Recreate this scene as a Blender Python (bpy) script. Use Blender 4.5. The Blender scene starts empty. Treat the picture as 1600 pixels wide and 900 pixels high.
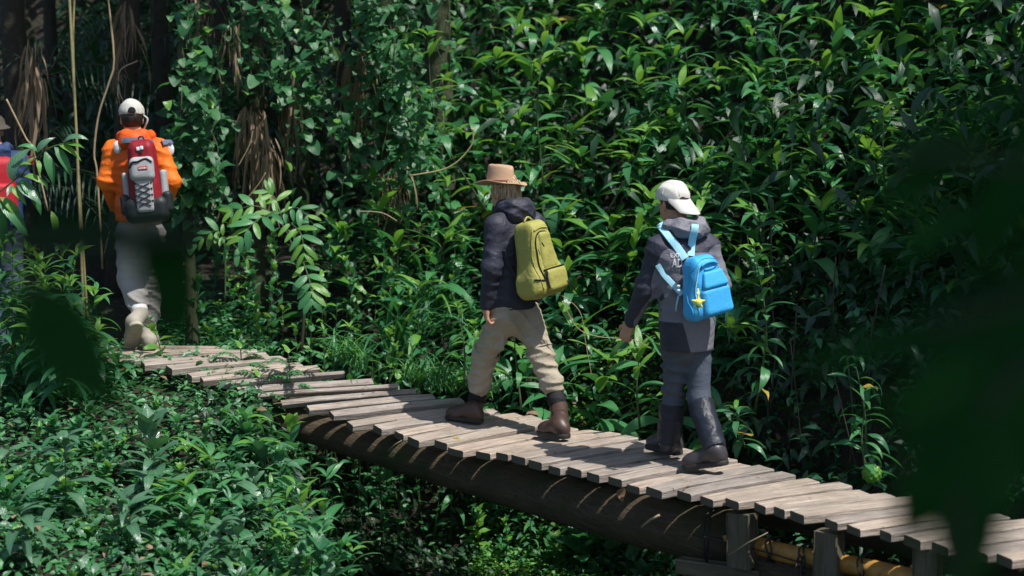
import bpy, bmesh, math, random
import numpy as np
from mathutils import Vector, Matrix

S = bpy.context.scene
COL = S.collection
R = math.radians

# ------------------------------------------------------------------ camera
CAM_H, PITCH, FPX = 2.2, R(6.6), 2400.0
cam = bpy.data.cameras.new('camera')
cam.sensor_width = 36.0
cam.lens = 36.0 * FPX / 1600.0
cam.clip_start, cam.clip_end = 0.1, 500.0
cam.dof.use_dof = True
cam.dof.focus_distance = 10.3
cam.dof.aperture_fstop = 1.6
camo = bpy.data.objects.new('camera', cam)
camo.location = (0, 0, CAM_H)
camo.rotation_euler = (R(90) - PITCH, 0, 0)
COL.objects.link(camo)
S.camera = camo

# ------------------------------------------------------------------ sky and sun
SUNV = Vector((0.44, -0.30, 1.0)).normalized()
world = bpy.data.worlds.new('World')
S.world = world
world.use_nodes = True
wn = world.node_tree
sky = wn.nodes.new('ShaderNodeTexSky')
sky.sky_type = 'NISHITA'
sky.sun_disc = False
sky.sun_elevation = math.asin(SUNV.z)
sky.sun_rotation = math.atan2(SUNV.x, SUNV.y)
wn.links.new(sky.outputs[0], wn.nodes['Background'].inputs[0])
wn.nodes['Background'].inputs[1].default_value = 0.13
sun = bpy.data.lights.new('sun', 'SUN')
sun.energy = 5.0
sun.angle = R(0.53)
sun.color = (1.0, 0.965, 0.91)
suno = bpy.data.objects.new('sun', sun)
suno.rotation_euler = SUNV.to_track_quat('Z', 'Y').to_euler()
suno.location = (4, -3, 12)
COL.objects.link(suno)
S.view_settings.view_transform = 'Standard'
S.view_settings.look = 'None'
S.view_settings.exposure = 0.22
S.view_settings.gamma = 1.0
S.cycles.max_bounces = 6
S.cycles.diffuse_bounces = 3
S.cycles.glossy_bounces = 2
S.cycles.transmission_bounces = 3
S.cycles.sample_clamp_indirect = 4.0

# ------------------------------------------------------------------ helpers
def ray(px, py):
    u, v = (px - 800) / FPX, (450 - py) / FPX
    return Vector((u, math.cos(PITCH) + v * math.sin(PITCH), -math.sin(PITCH) + v * math.cos(PITCH)))

def P(px, py, Y):
    """the point of the place at depth Y seen in direction px, py"""
    d = ray(px, py)
    return Vector((0, 0, CAM_H)) + d * (Y / d.y)

def PZ(px, py, z):
    d = ray(px, py)
    return Vector((0, 0, CAM_H)) + d * ((z - CAM_H) / d.z)

def proj(p):
    q = Vector(p) - Vector((0, 0, CAM_H))
    dep = q.y * math.cos(PITCH) - q.z * math.sin(PITCH)
    up = q.y * math.sin(PITCH) + q.z * math.cos(PITCH)
    return 800 + FPX * q.x / dep, 450 - FPX * up / dep

def tag(o, label=None, cat=None, group=None, kind=None):
    if label: o['label'] = label
    if cat: o['category'] = cat
    if group: o['group'] = group
    if kind: o['kind'] = kind
    return o

def empty(name, loc, label, cat, group=None):
    o = bpy.data.objects.new(name, None)
    o.empty_display_size = 0.1
    o.location = loc
    COL.objects.link(o)
    return tag(o, label, cat, group)

def mesh_from(name, V, F, mats=(), smooth=True, uv=None):
    me = bpy.data.meshes.new(name)
    me.from_pydata([tuple(v) for v in V], [], [tuple(f) for f in F])
    for m in mats: me.materials.append(m)
    if smooth: me.polygons.foreach_set('use_smooth', [True] * len(me.polygons))
    if uv is not None:
        l = me.uv_layers.new(name='UVMap')
        idx = np.empty(len(me.loops), dtype=np.int32); me.loops.foreach_get('vertex_index', idx)
        l.data.foreach_set('uv', np.asarray(uv, dtype=np.float32)[idx].ravel())
    me.update()
    return me

def fast_mesh(name, V, quads, mats=(), smooth=True):
    """numpy verts (n,3) and quads (m,4)"""
    me = bpy.data.meshes.new(name)
    me.vertices.add(len(V)); me.vertices.foreach_set('co', np.asarray(V, dtype=np.float32).ravel())
    k = quads.shape[1]
    me.loops.add(quads.size); me.loops.foreach_set('vertex_index', quads.astype(np.int32).ravel())
    me.polygons.add(len(quads)); me.polygons.foreach_set('loop_start', (np.arange(len(quads)) * k).astype(np.int32))
    me.update(calc_edges=True)
    for m in mats: me.materials.append(m)
    if smooth: me.polygons.foreach_set('use_smooth', [True] * len(me.polygons))
    return me

def link(name, me, parent=None, matrix=None):
    """mesh coordinates are world coordinates unless a matrix is given"""
    o = bpy.data.objects.new(name, me)
    COL.objects.link(o)
    if parent is not None:
        o.parent = parent
        root = Vector((0, 0, 0)); q = parent
        while q is not None:
            root += q.location; q = q.parent
        if matrix is None: o.location = -root
        else: o.matrix_basis = Matrix.Translation(-root) @ matrix
    elif matrix is not None: o.matrix_basis = matrix
    return o

def recenter(o, c):
    """move a top-level mesh's origin to c, keeping it in place"""
    c = Vector(c); o.data.transform(Matrix.Translation(-c)); o.location = c
    return o

def tube_geo(pts, rad, ns=8, caps=True, rough=0.0, rnd=None):
    pts = [Vector(p) for p in pts]
    V, F = [], []
    n = len(pts)
    t0 = (pts[1] - pts[0]).normalized()
    a = t0.orthogonal().normalized()
    for i, p in enumerate(pts):
        t = (pts[min(i + 1, n - 1)] - pts[max(i - 1, 0)]).normalized()
        a = (a - t * a.dot(t)).normalized(); b = t.cross(a)
        r = rad[i] if hasattr(rad, '__len__') else rad
        for k in range(ns):
            w = 2 * math.pi * k / ns
            rr = r * (1 + (rnd.uniform(-rough, rough) if rnd else 0))
            V.append(p + (a * math.cos(w) + b * math.sin(w)) * rr)
    for i in range(n - 1):
        for k in range(ns):
            k2 = (k + 1) % ns
            F.append((i * ns + k, i * ns + k2, (i + 1) * ns + k2, (i + 1) * ns + k))
    if caps:
        F.append(tuple(range(ns - 1, -1, -1))); F.append(tuple((n - 1) * ns + k for k in range(ns)))
    return V, F

def tube(name, pts, rad, mat, parent=None, ns=8, **kw):
    V, F = tube_geo(pts, rad, ns, **kw)
    return link(name, mesh_from(name, V, F, [mat]), parent)

def smooth_line(pts, n):
    """Catmull-Rom through pts"""
    pts = [Vector(p) for p in pts]
    q = [2 * pts[0] - pts[1]] + pts + [2 * pts[-1] - pts[-2]]
    out = []
    m = len(pts) - 1
    for i in range(n + 1):
        t = i / n * m; k = min(int(t), m - 1); f = t - k
        a, b, c, d = q[k:k + 4]
        out.append(0.5 * ((2 * b) + (c - a) * f + (2 * a - 5 * b + 4 * c - d) * f * f + (3 * b - a - 3 * c + d) * f ** 3))
    return out

# ------------------------------------------------------------------ materials
def base_mat(name):
    m = bpy.data.materials.new(name); m.use_nodes = True
    nt = m.node_tree
    return m, nt, nt.nodes['Principled BSDF']

def N(nt, t, **kw):
    n = nt.nodes.new(t)
    for k, v in kw.items(): setattr(n, k, v)
    return n

def sset(n, **kw):
    for k, v in kw.items():
        n.inputs[k.replace('_', ' ')].default_value = v
    return n

def noise_node(nt, vec, scale, detail=4, rough=0.55, dist=0.0):
    n = N(nt, 'ShaderNodeTexNoise')
    n.inputs['Scale'].default_value = scale; n.inputs['Detail'].default_value = detail
    n.inputs['Roughness'].default_value = rough; n.inputs['Distortion'].default_value = dist
    if vec is not None: nt.links.new(vec, n.inputs['Vector'])
    return n

def ramp_node(nt, fac, stops):
    n = N(nt, 'ShaderNodeValToRGB')
    el = n.color_ramp.elements
    while len(el) < len(stops): el.new(0.5)
    for e, (p, c) in zip(el, stops):
        e.position = p; e.color = (*c, 1.0)
    if fac is not None: nt.links.new(fac, n.inputs[0])
    return n

def mixc(nt, fac, a, b, mode='MIX'):
    n = N(nt, 'ShaderNodeMix', data_type='RGBA', blend_type=mode)
    for s, v in ((0, fac), (6, a), (7, b)):
        if hasattr(v, 'is_linked') or hasattr(v, 'links'): nt.links.new(v, n.inputs[s])
        elif isinstance(v, (int, float)): n.inputs[s].default_value = v
        else: n.inputs[s].default_value = (*v, 1.0)
    return n.outputs[2]

def mathn(nt, op, a, b=None, clamp=False):
    n = N(nt, 'ShaderNodeMath', operation=op, use_clamp=clamp)
    for s, v in ((0, a), (1, b)):
        if v is None: continue
        if isinstance(v, (int, float)): n.inputs[s].default_value = v
        else: nt.links.new(v, n.inputs[s])
    return n.outputs[0]

def bump(nt, bs, h, strength, dist):
    b = N(nt, 'ShaderNodeBump'); b.inputs['Strength'].default_value = strength; b.inputs['Distance'].default_value = dist
    nt.links.new(h, b.inputs['Height']); nt.links.new(b.outputs[0], bs.inputs['Normal'])

def cloth(name, c, rough=0.75, var=0.18, fold=0.012, sheen=0.0, c2=None, zone_soft=0.004):
    """woven cloth: c2 is the colour where the stored 'zone' value is positive (a panel of other cloth)"""
    m, nt, bs = base_mat(name)
    co = N(nt, 'ShaderNodeTexCoord').outputs['Object']
    n1 = noise_node(nt, co, 9, 5)
    n2 = noise_node(nt, co, 420, 2)
    n3 = noise_node(nt, co, 17, 4, 0.6, 1.6)
    base = c
    if c2 is not None:
        at = N(nt, 'ShaderNodeAttribute', attribute_name='zone')
        f = mathn(nt, 'MULTIPLY', at.outputs['Fac'], 1 / zone_soft, )
        f = mathn(nt, 'ADD', f, 0.5, True)
        base = mixc(nt, f, c, c2)
        dk = mixc(nt, n1.outputs[0], mixc(nt, 1.0, base, (1 - var,) * 3, 'MULTIPLY'), mixc(nt, 1.0, base, (1 + var,) * 3, 'MULTIPLY'))
    else:
        dk = mixc(nt, n1.outputs[0], tuple(x * (1 - var) for x in c), tuple(min(1, x * (1 + var)) for x in c))
    nt.links.new(dk, bs.inputs['Base Color'])
    bs.inputs['Roughness'].default_value = rough
    bs.inputs['Specular IOR Level'].default_value = 0.3
    h = mathn(nt, 'ADD', mathn(nt, 'MULTIPLY', n3.outputs[0], 1.0), mathn(nt, 'MULTIPLY', n2.outputs[0], 0.06))
    bump(nt, bs, h, 0.7, fold)
    return m

def plain(name, c, rough=0.5, metal=0.0, var=0.1, bmp=0.0, scale=30):
    m, nt, bs = base_mat(name)
    co = N(nt, 'ShaderNodeTexCoord').outputs['Object']
    n1 = noise_node(nt, co, scale, 5)
    nt.links.new(mixc(nt, n1.outputs[0], tuple(x * (1 - var) for x in c), tuple(min(1, x * (1 + var)) for x in c)), bs.inputs['Base Color'])
    bs.inputs['Roughness'].default_value = rough; bs.inputs['Metallic'].default_value = metal
    if bmp: bump(nt, bs, n1.outputs[0], 0.6, bmp)
    return m

def wood_mat(name, c1, c2, c3, axis='X', stain=0.5, relief=0.006, moss=0.0):
    m, nt, bs = base_mat(name)
    tc = N(nt, 'ShaderNodeTexCoord'); oi = N(nt, 'ShaderNodeObjectInfo')
    add = N(nt, 'ShaderNodeVectorMath', operation='ADD')
    sc = N(nt, 'ShaderNodeVectorMath', operation='SCALE'); sc.inputs[0].default_value = (7.3, 3.1, 5.7)
    nt.links.new(oi.outputs['Random'], sc.inputs['Scale'])
    nt.links.new(tc.outputs['Object'], add.inputs[0]); nt.links.new(sc.outputs[0], add.inputs[1])
    mp = N(nt, 'ShaderNodeMapping')
    mp.inputs['Scale'].default_value = {'X': (1.3, 16, 16), 'Z': (16, 16, 1.3)}[axis]
    nt.links.new(add.outputs[0], mp.inputs[0])
    g = noise_node(nt, mp.outputs[0], 3.0, 7, 0.65, 0.8)
    g2 = noise_node(nt, mp.outputs[0], 11.0, 4, 0.6)
    bl = noise_node(nt, add.outputs[0], 4.5, 5, 0.6)
    r = ramp_node(nt, g.outputs[0], [(0.25, c3), (0.42, c2), (0.62, c1), (0.9, c1)])
    col = mixc(nt, mathn(nt, 'MULTIPLY', mathn(nt, 'GREATER_THAN', g2.outputs[0], 0.62), 0.35), r.outputs[0], c3)
    st = ramp_node(nt, bl.outputs[0], [(0.42, (0, 0, 0)), (0.66, (1, 1, 1))])
    col = mixc(nt, mathn(nt, 'MULTIPLY', st.outputs[0], stain), col, c2)
    # board to board
    rb = ramp_node(nt, oi.outputs['Random'], [(0.0, (0.76, 0.77, 0.79)), (0.3, (0.95, 0.94, 0.93)), (0.6, (1.0, 0.97, 0.93)), (1.0, (1.15, 1.08, 1.0))])
    col = mixc(nt, 1.0, col, rb.outputs[0], 'MULTIPLY')
    if moss:
        mn = noise_node(nt, add.outputs[0], 2.6, 6, 0.7)
        col = mixc(nt, mathn(nt, 'MULTIPLY', ramp_node(nt, mn.outputs[0], [(0.5, (0, 0, 0)), (0.6, (1, 1, 1))]).outputs[0], moss), col, (0.045, 0.062, 0.020))
    kn = noise_node(nt, add.outputs[0], 13, 2)
    col = mixc(nt, mathn(nt, 'MULTIPLY', mathn(nt, 'GREATER_THAN', kn.outputs[0], 0.71), 0.6), col, c3)
    nt.links.new(col, bs.inputs['Base Color'])
    bs.inputs['Roughness'].default_value = 0.82
    bs.inputs['Specular IOR Level'].default_value = 0.25
    bump(nt, bs, mathn(nt, 'ADD', g.outputs[0], mathn(nt, 'MULTIPLY', g2.outputs[0], 0.5)), 0.9, relief)
    return m

def leaf_mat(name, c1, c2, mid, rough=0.36, trans=0.33, tcol=(0.10, 0.36, 0.05), vein=0.35, blot=0.0, spec=0.6):
    m, nt, bs = base_mat(name)
    oi = N(nt, 'ShaderNodeObjectInfo'); at = N(nt, 'ShaderNodeAttribute', attribute_name='var')
    rnd = mathn(nt, 'FRACT', mathn(nt, 'ADD', oi.outputs['Random'], at.outputs['Fac']))
    uvn = N(nt, 'ShaderNodeTexCoord')
    sep = N(nt, 'ShaderNodeSeparateXYZ'); nt.links.new(uvn.outputs['UV'], sep.inputs[0])
    ac = mathn(nt, 'ABSOLUTE', mathn(nt, 'SUBTRACT', sep.outputs[1], 0.5))     # 0 at the midrib, 0.5 at the edge
    midf = mathn(nt, 'LESS_THAN', ac, 0.035)
    ph = mathn(nt, 'ADD', mathn(nt, 'MULTIPLY', sep.outputs[0], 62.0), mathn(nt, 'MULTIPLY', ac, -38.0))
    sv = mathn(nt, 'SINE', ph)
    nz = noise_node(nt, uvn.outputs['UV'], 5, 3)
    col = mixc(nt, rnd, c1, c2)
    col = mixc(nt, mathn(nt, 'MULTIPLY', nz.outputs[0], 0.5), col, mixc(nt, 1.0, col, (0.55, 0.62, 0.7), 'MULTIPLY'))
    col = mixc(nt, mathn(nt, 'MULTIPLY', mathn(nt, 'MAXIMUM', midf, mathn(nt, 'MULTIPLY', mathn(nt, 'GREATER_THAN', sv, 0.86), 0.35)), vein), col, mid)
    if blot:
        nb = noise_node(nt, N(nt, 'ShaderNodeTexCoord').outputs['Object'], 9, 4)
        bb = ramp_node(nt, nb.outputs[0], [(0.62 - blot * 0.1, (0, 0, 0)), (0.7, (1, 1, 1))])
        col = mixc(nt, bb.outputs[0], col, (0.22, 0.10, 0.03))
    nt.links.new(col, bs.inputs['Base Color'])
    bs.inputs['Roughness'].default_value = rough
    bs.inputs['Specular IOR Level'].default_value = spec
    bump(nt, bs, mathn(nt, 'ADD', sv, nz.outputs[0]), 0.3, 0.002)
    tr = N(nt, 'ShaderNodeBsdfTranslucent')
    nt.links.new(mixc(nt, 0.55, col, tcol), tr.inputs[0])
    mx = N(nt, 'ShaderNodeMixShader'); mx.inputs[0].default_value = trans
    nt.links.new(bs.outputs[0], mx.inputs[1]); nt.links.new(tr.outputs[0], mx.inputs[2])
    nt.links.new(mx.outputs[0], nt.nodes['Material Output'].inputs[0])
    return m

M = {}
M['plank'] = wood_mat('plank_wood', (0.48, 0.42, 0.365), (0.30, 0.25, 0.215), (0.085, 0.07, 0.055), relief=0.010, moss=0.18)
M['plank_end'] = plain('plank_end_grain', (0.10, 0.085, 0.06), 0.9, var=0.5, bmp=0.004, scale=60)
M['post'] = wood_mat('post_wood', (0.15, 0.135, 0.10), (0.095, 0.088, 0.062), (0.05, 0.042, 0.03), 'Z', 0.7)
M['log'] = wood_mat('log_wood', (0.125, 0.095, 0.065), (0.075, 0.06, 0.04), (0.028, 0.032, 0.017), 'X', 0.8, relief=0.03, moss=0.7)
M['bamboo'] = plain('yellow_bamboo', (0.40, 0.205, 0.04), 0.65, var=0.85, bmp=0.006, scale=16)
M['rope'] = plain('black_wire', (0.012, 0.011, 0.010), 0.6)
M['twig'] = plain('dry_twig', (0.36, 0.27, 0.16), 0.9, var=0.3, bmp=0.003)
M['stem'] = plain('green_stem', (0.05, 0.085, 0.028), 0.6, var=0.4)
M['stem_dark'] = plain('dark_stem', (0.028, 0.03, 0.018), 0.7, var=0.4)
M['cane'] = plain('pale_cane', (0.30, 0.26, 0.12), 0.6, var=0.45, bmp=0.004, scale=25)
M['bark'] = plain('trunk_bark', (0.032, 0.028, 0.020), 0.95, var=0.6, bmp=0.03, scale=18)
M['bark_moss'] = plain('mossy_bark', (0.035, 0.042, 0.018), 0.95, var=0.7, bmp=0.03, scale=14)
M['skin'] = plain('skin', (0.50, 0.27, 0.18), 0.5, var=0.12, bmp=0.001, scale=60)
M['leafA'] = leaf_mat('glossy_leaf', (0.030, 0.15, 0.065), (0.065, 0.235, 0.098), (0.14, 0.32, 0.16), rough=0.31)
M['leafB'] = leaf_mat('mid_green_leaf', (0.048, 0.215, 0.075), (0.095, 0.31, 0.11), (0.16, 0.33, 0.10))
M['leafY'] = leaf_mat('young_leaf', (0.10, 0.29, 0.045), (0.18, 0.38, 0.06), (0.25, 0.45, 0.12), tcol=(0.3, 0.6, 0.05))
M['leafV'] = leaf_mat('vine_leaf', (0.025, 0.12, 0.045), (0.055, 0.20, 0.065), (0.10, 0.26, 0.10), rough=0.42)
M['leafD'] = leaf_mat('shade_toned_leaf', (0.009, 0.042, 0.018), (0.018, 0.070, 0.028), (0.05, 0.12, 0.05), rough=0.42, trans=0.2)  # leaf green darkened to stand in for deep shade
M['leafG'] = leaf_mat('bluish_leaf', (0.06, 0.16, 0.08), (0.095, 0.215, 0.115), (0.18, 0.30, 0.2), rough=0.3, trans=0.18)
M['leafN'] = leaf_mat('near_shade_toned_leaf', (0.005, 0.028, 0.009), (0.020, 0.10, 0.020), (0.03, 0.10, 0.03), rough=0.85, trans=0.45, tcol=(0.03, 0.20, 0.012), spec=0.12)  # shade over the nearest leaves is put into this near-black green
M['leafO'] = leaf_mat('yellowing_leaf', (0.50, 0.34, 0.05), (0.62, 0.50, 0.10), (0.6, 0.5, 0.2), tcol=(0.6, 0.4, 0.05), blot=1.0)
M['leafR'] = leaf_mat('dry_leaf', (0.30, 0.19, 0.11), (0.42, 0.30, 0.20), (0.3, 0.2, 0.1), rough=0.7, tcol=(0.3, 0.15, 0.05))
M['frond_dead'] = leaf_mat('dead_frond', (0.20, 0.135, 0.08), (0.42, 0.30, 0.19), (0.3, 0.22, 0.14), rough=0.8, trans=0.1, tcol=(0.3, 0.2, 0.1))
# ------------------------------------------------------------------ terrain
BACK = [(-14, 12.4), (-3.5, 12.2), (-1.87, 11.9), (-0.8, 11.7), (0.86, 10.3), (2.15, 8.7), (3.2, 7.2), (5, 5.0), (14, -4)]
def Yb(x):
    return float(np.interp(x, [b[0] for b in BACK], [b[1] for b in BACK]))

def sstep(a, b, x):
    t = min(1.0, max(0.0, (x - a) / (b - a))); return t * t * (3 - 2 * t)

def ground_z(x, y):
    t = y - Yb(x)
    lev = 0.30 * sstep(-0.6, -2.3, x)                         # level of the walk above the datum
    xe = -1.50 + (10.8 - y) * .27
    w = sstep(-.40, .35, x - xe) * sstep(12, 8, x)              # the gully under the walk
    nz = 0.09 * math.sin(1.7 * x + 0.8 * y) * math.cos(1.3 * y - 0.6 * x) + 0.05 * math.sin(4.1 * x + 2) * math.sin(3.7 * y)
    near = lev - 0.10 - 0.50 * sstep(11.0, 8.6, y) - 0.35 * sstep(8.6, 6.2, y) + 1.2 * sstep(5.0, 2.2, y)
    far = lev - 0.15 + 0.27 * max(0, t - 0.2) + 0.5 * max(0, t - 5.5) ** 1.15
    rise = sstep(0.0, 1.9, t)
    z = near * (1 - rise) + far * rise if t > 0 else near
    gz = -1.75 + 0.5 * sstep(-2.5, 0.3, t)
    gully = w * (1 - sstep(0.2, 2.0, t)) * sstep(2.8, 5.6, y)
    return z * (1 - gully) + gz * gully + nz * (0.4 + 0.6 * min(1, abs(t)))

def axis_pts(lo, hi, core_lo, core_hi, step):
    out = list(np.arange(core_lo, core_hi + 1e-6, step))
    d = step; v = core_hi
    while v < hi: d *= 1.35; v = min(hi, v + d); out.append(v)
    d = step; v = core_lo
    while v > lo: d *= 1.35; v = max(lo, v - d); out.insert(0, v)
    return out
gx = axis_pts(-120, 120, -6, 6, 0.14); gy = axis_pts(-60, 160, 4, 18, 0.14)
V = [(x, y, min(ground_z(x, y), 14)) for y in gy for x in gx]
F = [(j * len(gx) + i, j * len(gx) + i + 1, (j + 1) * len(gx) + i + 1, (j + 1) * len(gx) + i) for j in range(len(gy) - 1) for i in range(len(gx) - 1)]
gm, nt, bs = base_mat('forest_soil')
co = N(nt, 'ShaderNodeTexCoord').outputs['Object']
a1 = noise_node(nt, co, 2.2, 6); a2 = noise_node(nt, co, 22, 5, 0.7); a3 = noise_node(nt, co, 60, 3)
c = ramp_node(nt, a2.outputs[0], [(0.3, (0.010, 0.008, 0.006)), (0.55, (0.035, 0.026, 0.017)), (0.78, (0.10, 0.07, 0.045))]).outputs[0]
c = mixc(nt, ramp_node(nt, a1.outputs[0], [(0.5, (0, 0, 0)), (0.65, (1, 1, 1))]).outputs[0], c, (0.022, 0.045, 0.014))
nt.links.new(c, bs.inputs['Base Color']); bs.inputs['Roughness'].default_value = 0.95
bump(nt, bs, mathn(nt, 'ADD', a2.outputs[0], a3.outputs[0]), 1.0, 0.04)
ground = link('ground', mesh_from('ground', V, F, [gm])); tag(ground, 'dark forest soil with leaf litter, falling into a gully under the walk', kind='structure')

# ------------------------------------------------------------------ boardwalk
rb = random.Random(11)
CTRL = [((60, 540), (330, 541), .42), ((170, 556), (405, 547), .42), ((250, 572), (440, 556), .40), ((304, 586), (485, 568), .37), ((345, 597), (540, 580), .32),
        ((401, 613), (610, 600), .24), ((457, 630), (660, 611), .17), ((521, 649), (722, 626), .10), ((612, 671), (800, 642), .04),
        ((710, 697), (890, 662), 0), ((817, 714), (990, 683), 0), ((921, 737), (1095, 708), 0), ((1037, 766), (1206, 733), 0),
        ((1158, 782), (1328, 759), 0), ((1284, 810), (1469, 786), 0), ((1423, 838), (1610, 812), 0), ((1560, 868), (1760, 842), 0), ((1720, 912), (1930, 880), 0)]
NR = [PZ(*c[0], c[2]) for c in CTRL]; FR = [PZ(*c[1], c[2]) for c in CTRL]
fine = 200
NRs, FRs = smooth_line(NR, fine), smooth_line(FR, fine)
acc = [0.0]
for i in range(fine):
    m0 = (NRs[i] + FRs[i]) / 2; m1 = (NRs[i + 1] + FRs[i + 1]) / 2
    acc.append(acc[-1] + (m1 - m0).length)
def walk_at(s):
    t = float(np.interp(s, acc, np.arange(fine + 1))); k = min(int(t), fine - 1); f = t - k
    return NRs[k].lerp(NRs[k + 1], f), FRs[k].lerp(FRs[k + 1], f)

def plank_mesh(L, W, T, seed):
    r = random.Random(seed)
    ns = 5; V = []
    ch = 0.006
    for i in range(ns):
        x = -L / 2 + L * i / (ns - 1)
        w = W * (1 + r.uniform(-.03, .03)) / 2; bow = r.uniform(-.002, .002); cup = r.uniform(0, .002); off = r.uniform(-.004, .004)
        e = 0.004 if i in (0, ns - 1) else 0
        jx = r.uniform(-.006, .006) if i in (0, ns - 1) else 0
        for (yy, zz) in ((-w + e, -T), (w - e, -T), (w, -T + ch), (w, -ch - e), (w - ch - e, -e), (0, -cup - e), (-w + ch + e, -e), (-w, -ch - e), (-w, -T + ch)):
            V.append((x + jx + yy * r.uniform(-.01, .01), yy + off, zz + bow))
    F = []
    for i in range(ns - 1):
        for k in range(9):
            F.append((i * 9 + k, i * 9 + (k + 1) % 9, (i + 1) * 9 + (k + 1) % 9, (i + 1) * 9 + k))
    n0 = len(F)
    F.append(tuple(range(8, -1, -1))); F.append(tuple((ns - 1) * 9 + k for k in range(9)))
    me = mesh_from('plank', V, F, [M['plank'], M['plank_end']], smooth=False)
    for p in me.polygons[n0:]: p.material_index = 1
    bm = bmesh.new(); bm.from_mesh(me); bmesh.ops.recalc_face_normals(bm, faces=bm.faces); bm.to_mesh(me); bm.free()
    return me

walk = empty('boardwalk', (0.1, 10.0, -0.1), 'weathered plank boardwalk on log beams crossing the dark gully', 'boardwalk')
PITCHW = 0.170
s = 0.05; pi_ = 0
PLANKS = []
while s < acc[-1] - 0.1:
    a, b = walk_at(s); a2_, b2_ = walk_at(min(acc[-1], s + 0.05))
    wst = PITCHW * rb.choice([0.9, 1.0, 1.0, 1.08])
    d = (b - a); L = d.length + rb.uniform(-.05, .05); x = d.normalized()
    nrm = ((a2_ + b2_) - (a + b)).normalized()
    skew = abs(nrm.cross(x).length)
    c = (a + b) / 2 + x * rb.uniform(-.025, .025) + Vector((0, 0, rb.uniform(-.012, .008)))
    if 1.95 < s: pass
    ang = rb.uniform(-.014, .014)
    z = x.cross(nrm); z = z if z.z > 0 else -z; z.normalize(); y = z.cross(x)
    mt = Matrix((x, y, z)).transposed().to_4x4(); mt.translation = c
    mt = mt @ Matrix.Rotation(ang, 4, 'Z') @ Matrix.Rotation(rb.uniform(-.03, .03), 4, 'X')
    W = wst * skew - rb.uniform(.026, .042) - (rb.random() < .25) * 0.008
    T = 0.052 + rb.uniform(-.004, .006)
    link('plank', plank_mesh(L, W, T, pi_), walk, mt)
    PLANKS.append((c, x, y, z, L, W))
    s += wst; pi_ += 1

def nearY(px):
    """depth of the walk's near edge in direction px"""
    q = [proj(p)[0] for p in NRs]
    return float(np.interp(px, q, [p.y for p in NRs]))

def log_mesh(pts, rad, seed, ns=18, rings=28):
    r = random.Random(seed); line = smooth_line(pts, rings)
    V, F = tube_geo(line, [float(np.interp(i / rings, np.linspace(0, 1, len(rad)), rad)) * (1 + r.uniform(-.02, .02)) for i in range(rings + 1)], ns, rough=.03, rnd=r)
    return V, F
def local_log(name, pts, rad, mat, seed, label=None, **kw):
    """a log whose own X axis runs along it, so the grain does too"""
    pts = [Vector(p) for p in pts]
    x = (pts[-1] - pts[0]).normalized(); y = Vector((0, 0, 1)).cross(x).normalized(); z = x.cross(y)
    mt = Matrix((x, y, z)).transposed().to_4x4(); mt.translation = (pts[0] + pts[-1]) / 2
    inv = mt.inverted()
    V, F = log_mesh([inv @ p for p in pts], rad, seed, **kw)
    o = link(name, mesh_from(name, V, F, [mat]), walk, mt)
    if label: o['label'] = label
    return o
local_log('log_beam', [P(330, 634, nearY(330) + .28), P(430, 654, nearY(430) + .28), P(600, 701, nearY(600) + .30), P(800, 758, nearY(800) + .30), P(1000, 811, nearY(1000) + .32), P(1158, 846, nearY(1158) + .32)],
          [.09, .105, .13, .148, .165, .175], M['log'], 3, 'thick dark log carrying the near edge of the walk')
local_log('log_beam', [P(1186, 892, nearY(1186) + .26), P(1400, 935, nearY(1400) + .25), P(1650, 1000, nearY(1650) + .25)], [.16, .17, .17], M['log'], 4, 'grey log behind the posts with its cut end showing')
local_log('log_beam', [P(330, 600, nearY(330) + .95), P(800, 720, nearY(800) + .9), P(1300, 815, nearY(1300) + .9), P(1650, 900, nearY(1650) + .9)], [.1, .11, .11], M['log'], 5)
# yellow bamboo tied along the logs
bp = [P(1085, 829, nearY(1085) + .2), P(1150, 844, nearY(1150) + .18), P(1235, 866, nearY(1235) + .14), P(1380, 893, nearY(1380) + .12), P(1560, 935, nearY(1560) + .12)]
local_log('bamboo_pole', bp, [.034, .05, .055, .05, .05], M['bamboo'], 6, 'yellow bamboo pole wired to the logs behind the posts', ns=10, rings=24)
local_log('bamboo_pole', [p + Vector((0.02, .06, -.055)) for p in bp[:4]], [.03, .03, .03], M['bamboo'], 7, ns=8, rings=14)

def timber(name, a, b, w, dpt, mat, label=None, seed=0):
    """squared timber from a to b"""
    a, b = Vector(a), Vector(b); r = random.Random(seed)
    z = (b - a).normalized(); x = Vector((.8, -.6, 0)); x = (x - z * x.dot(z)).normalized(); y = z.cross(x)
    L = (b - a).length; V = []; n = 4; ch = .008
    for i in range(n + 1):
        zz = L * i / n
        for sx, sy in ((-1, -1), (1, -1), (1, 1), (-1, 1)):
            q = 1 + r.uniform(-.03, .03)
            for cx, cy in (((1, 0), (0, 1)) if sx * sy > 0 else ((0, 1), (1, 0))):
                V.append((sx * (w / 2 - ch * cx) * q, sy * (dpt / 2 - ch * cy) * q, zz + r.uniform(-.004, .004)))
    F = []
    for i in range(n):
        for k in range(8): F.append((i * 8 + k, i * 8 + (k + 1) % 8, (i + 1) * 8 + (k + 1) % 8, (i + 1) * 8 + k))
    F.append(tuple(range(7, -1, -1))); F.append(tuple(n * 8 + k for k in range(8)))
    me = mesh_from(name, V, F, [mat], smooth=False)
    bm = bmesh.new(); bm.from_mesh(me); bmesh.ops.recalc_face_normals(bm, faces=bm.faces); bm.to_mesh(me); bm.free()
    mt = Matrix((x, y, z)).transposed().to_4x4(); mt.translation = a
    o = link(name, me, walk, mt)
    if label: o['label'] = label
    return o
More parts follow.
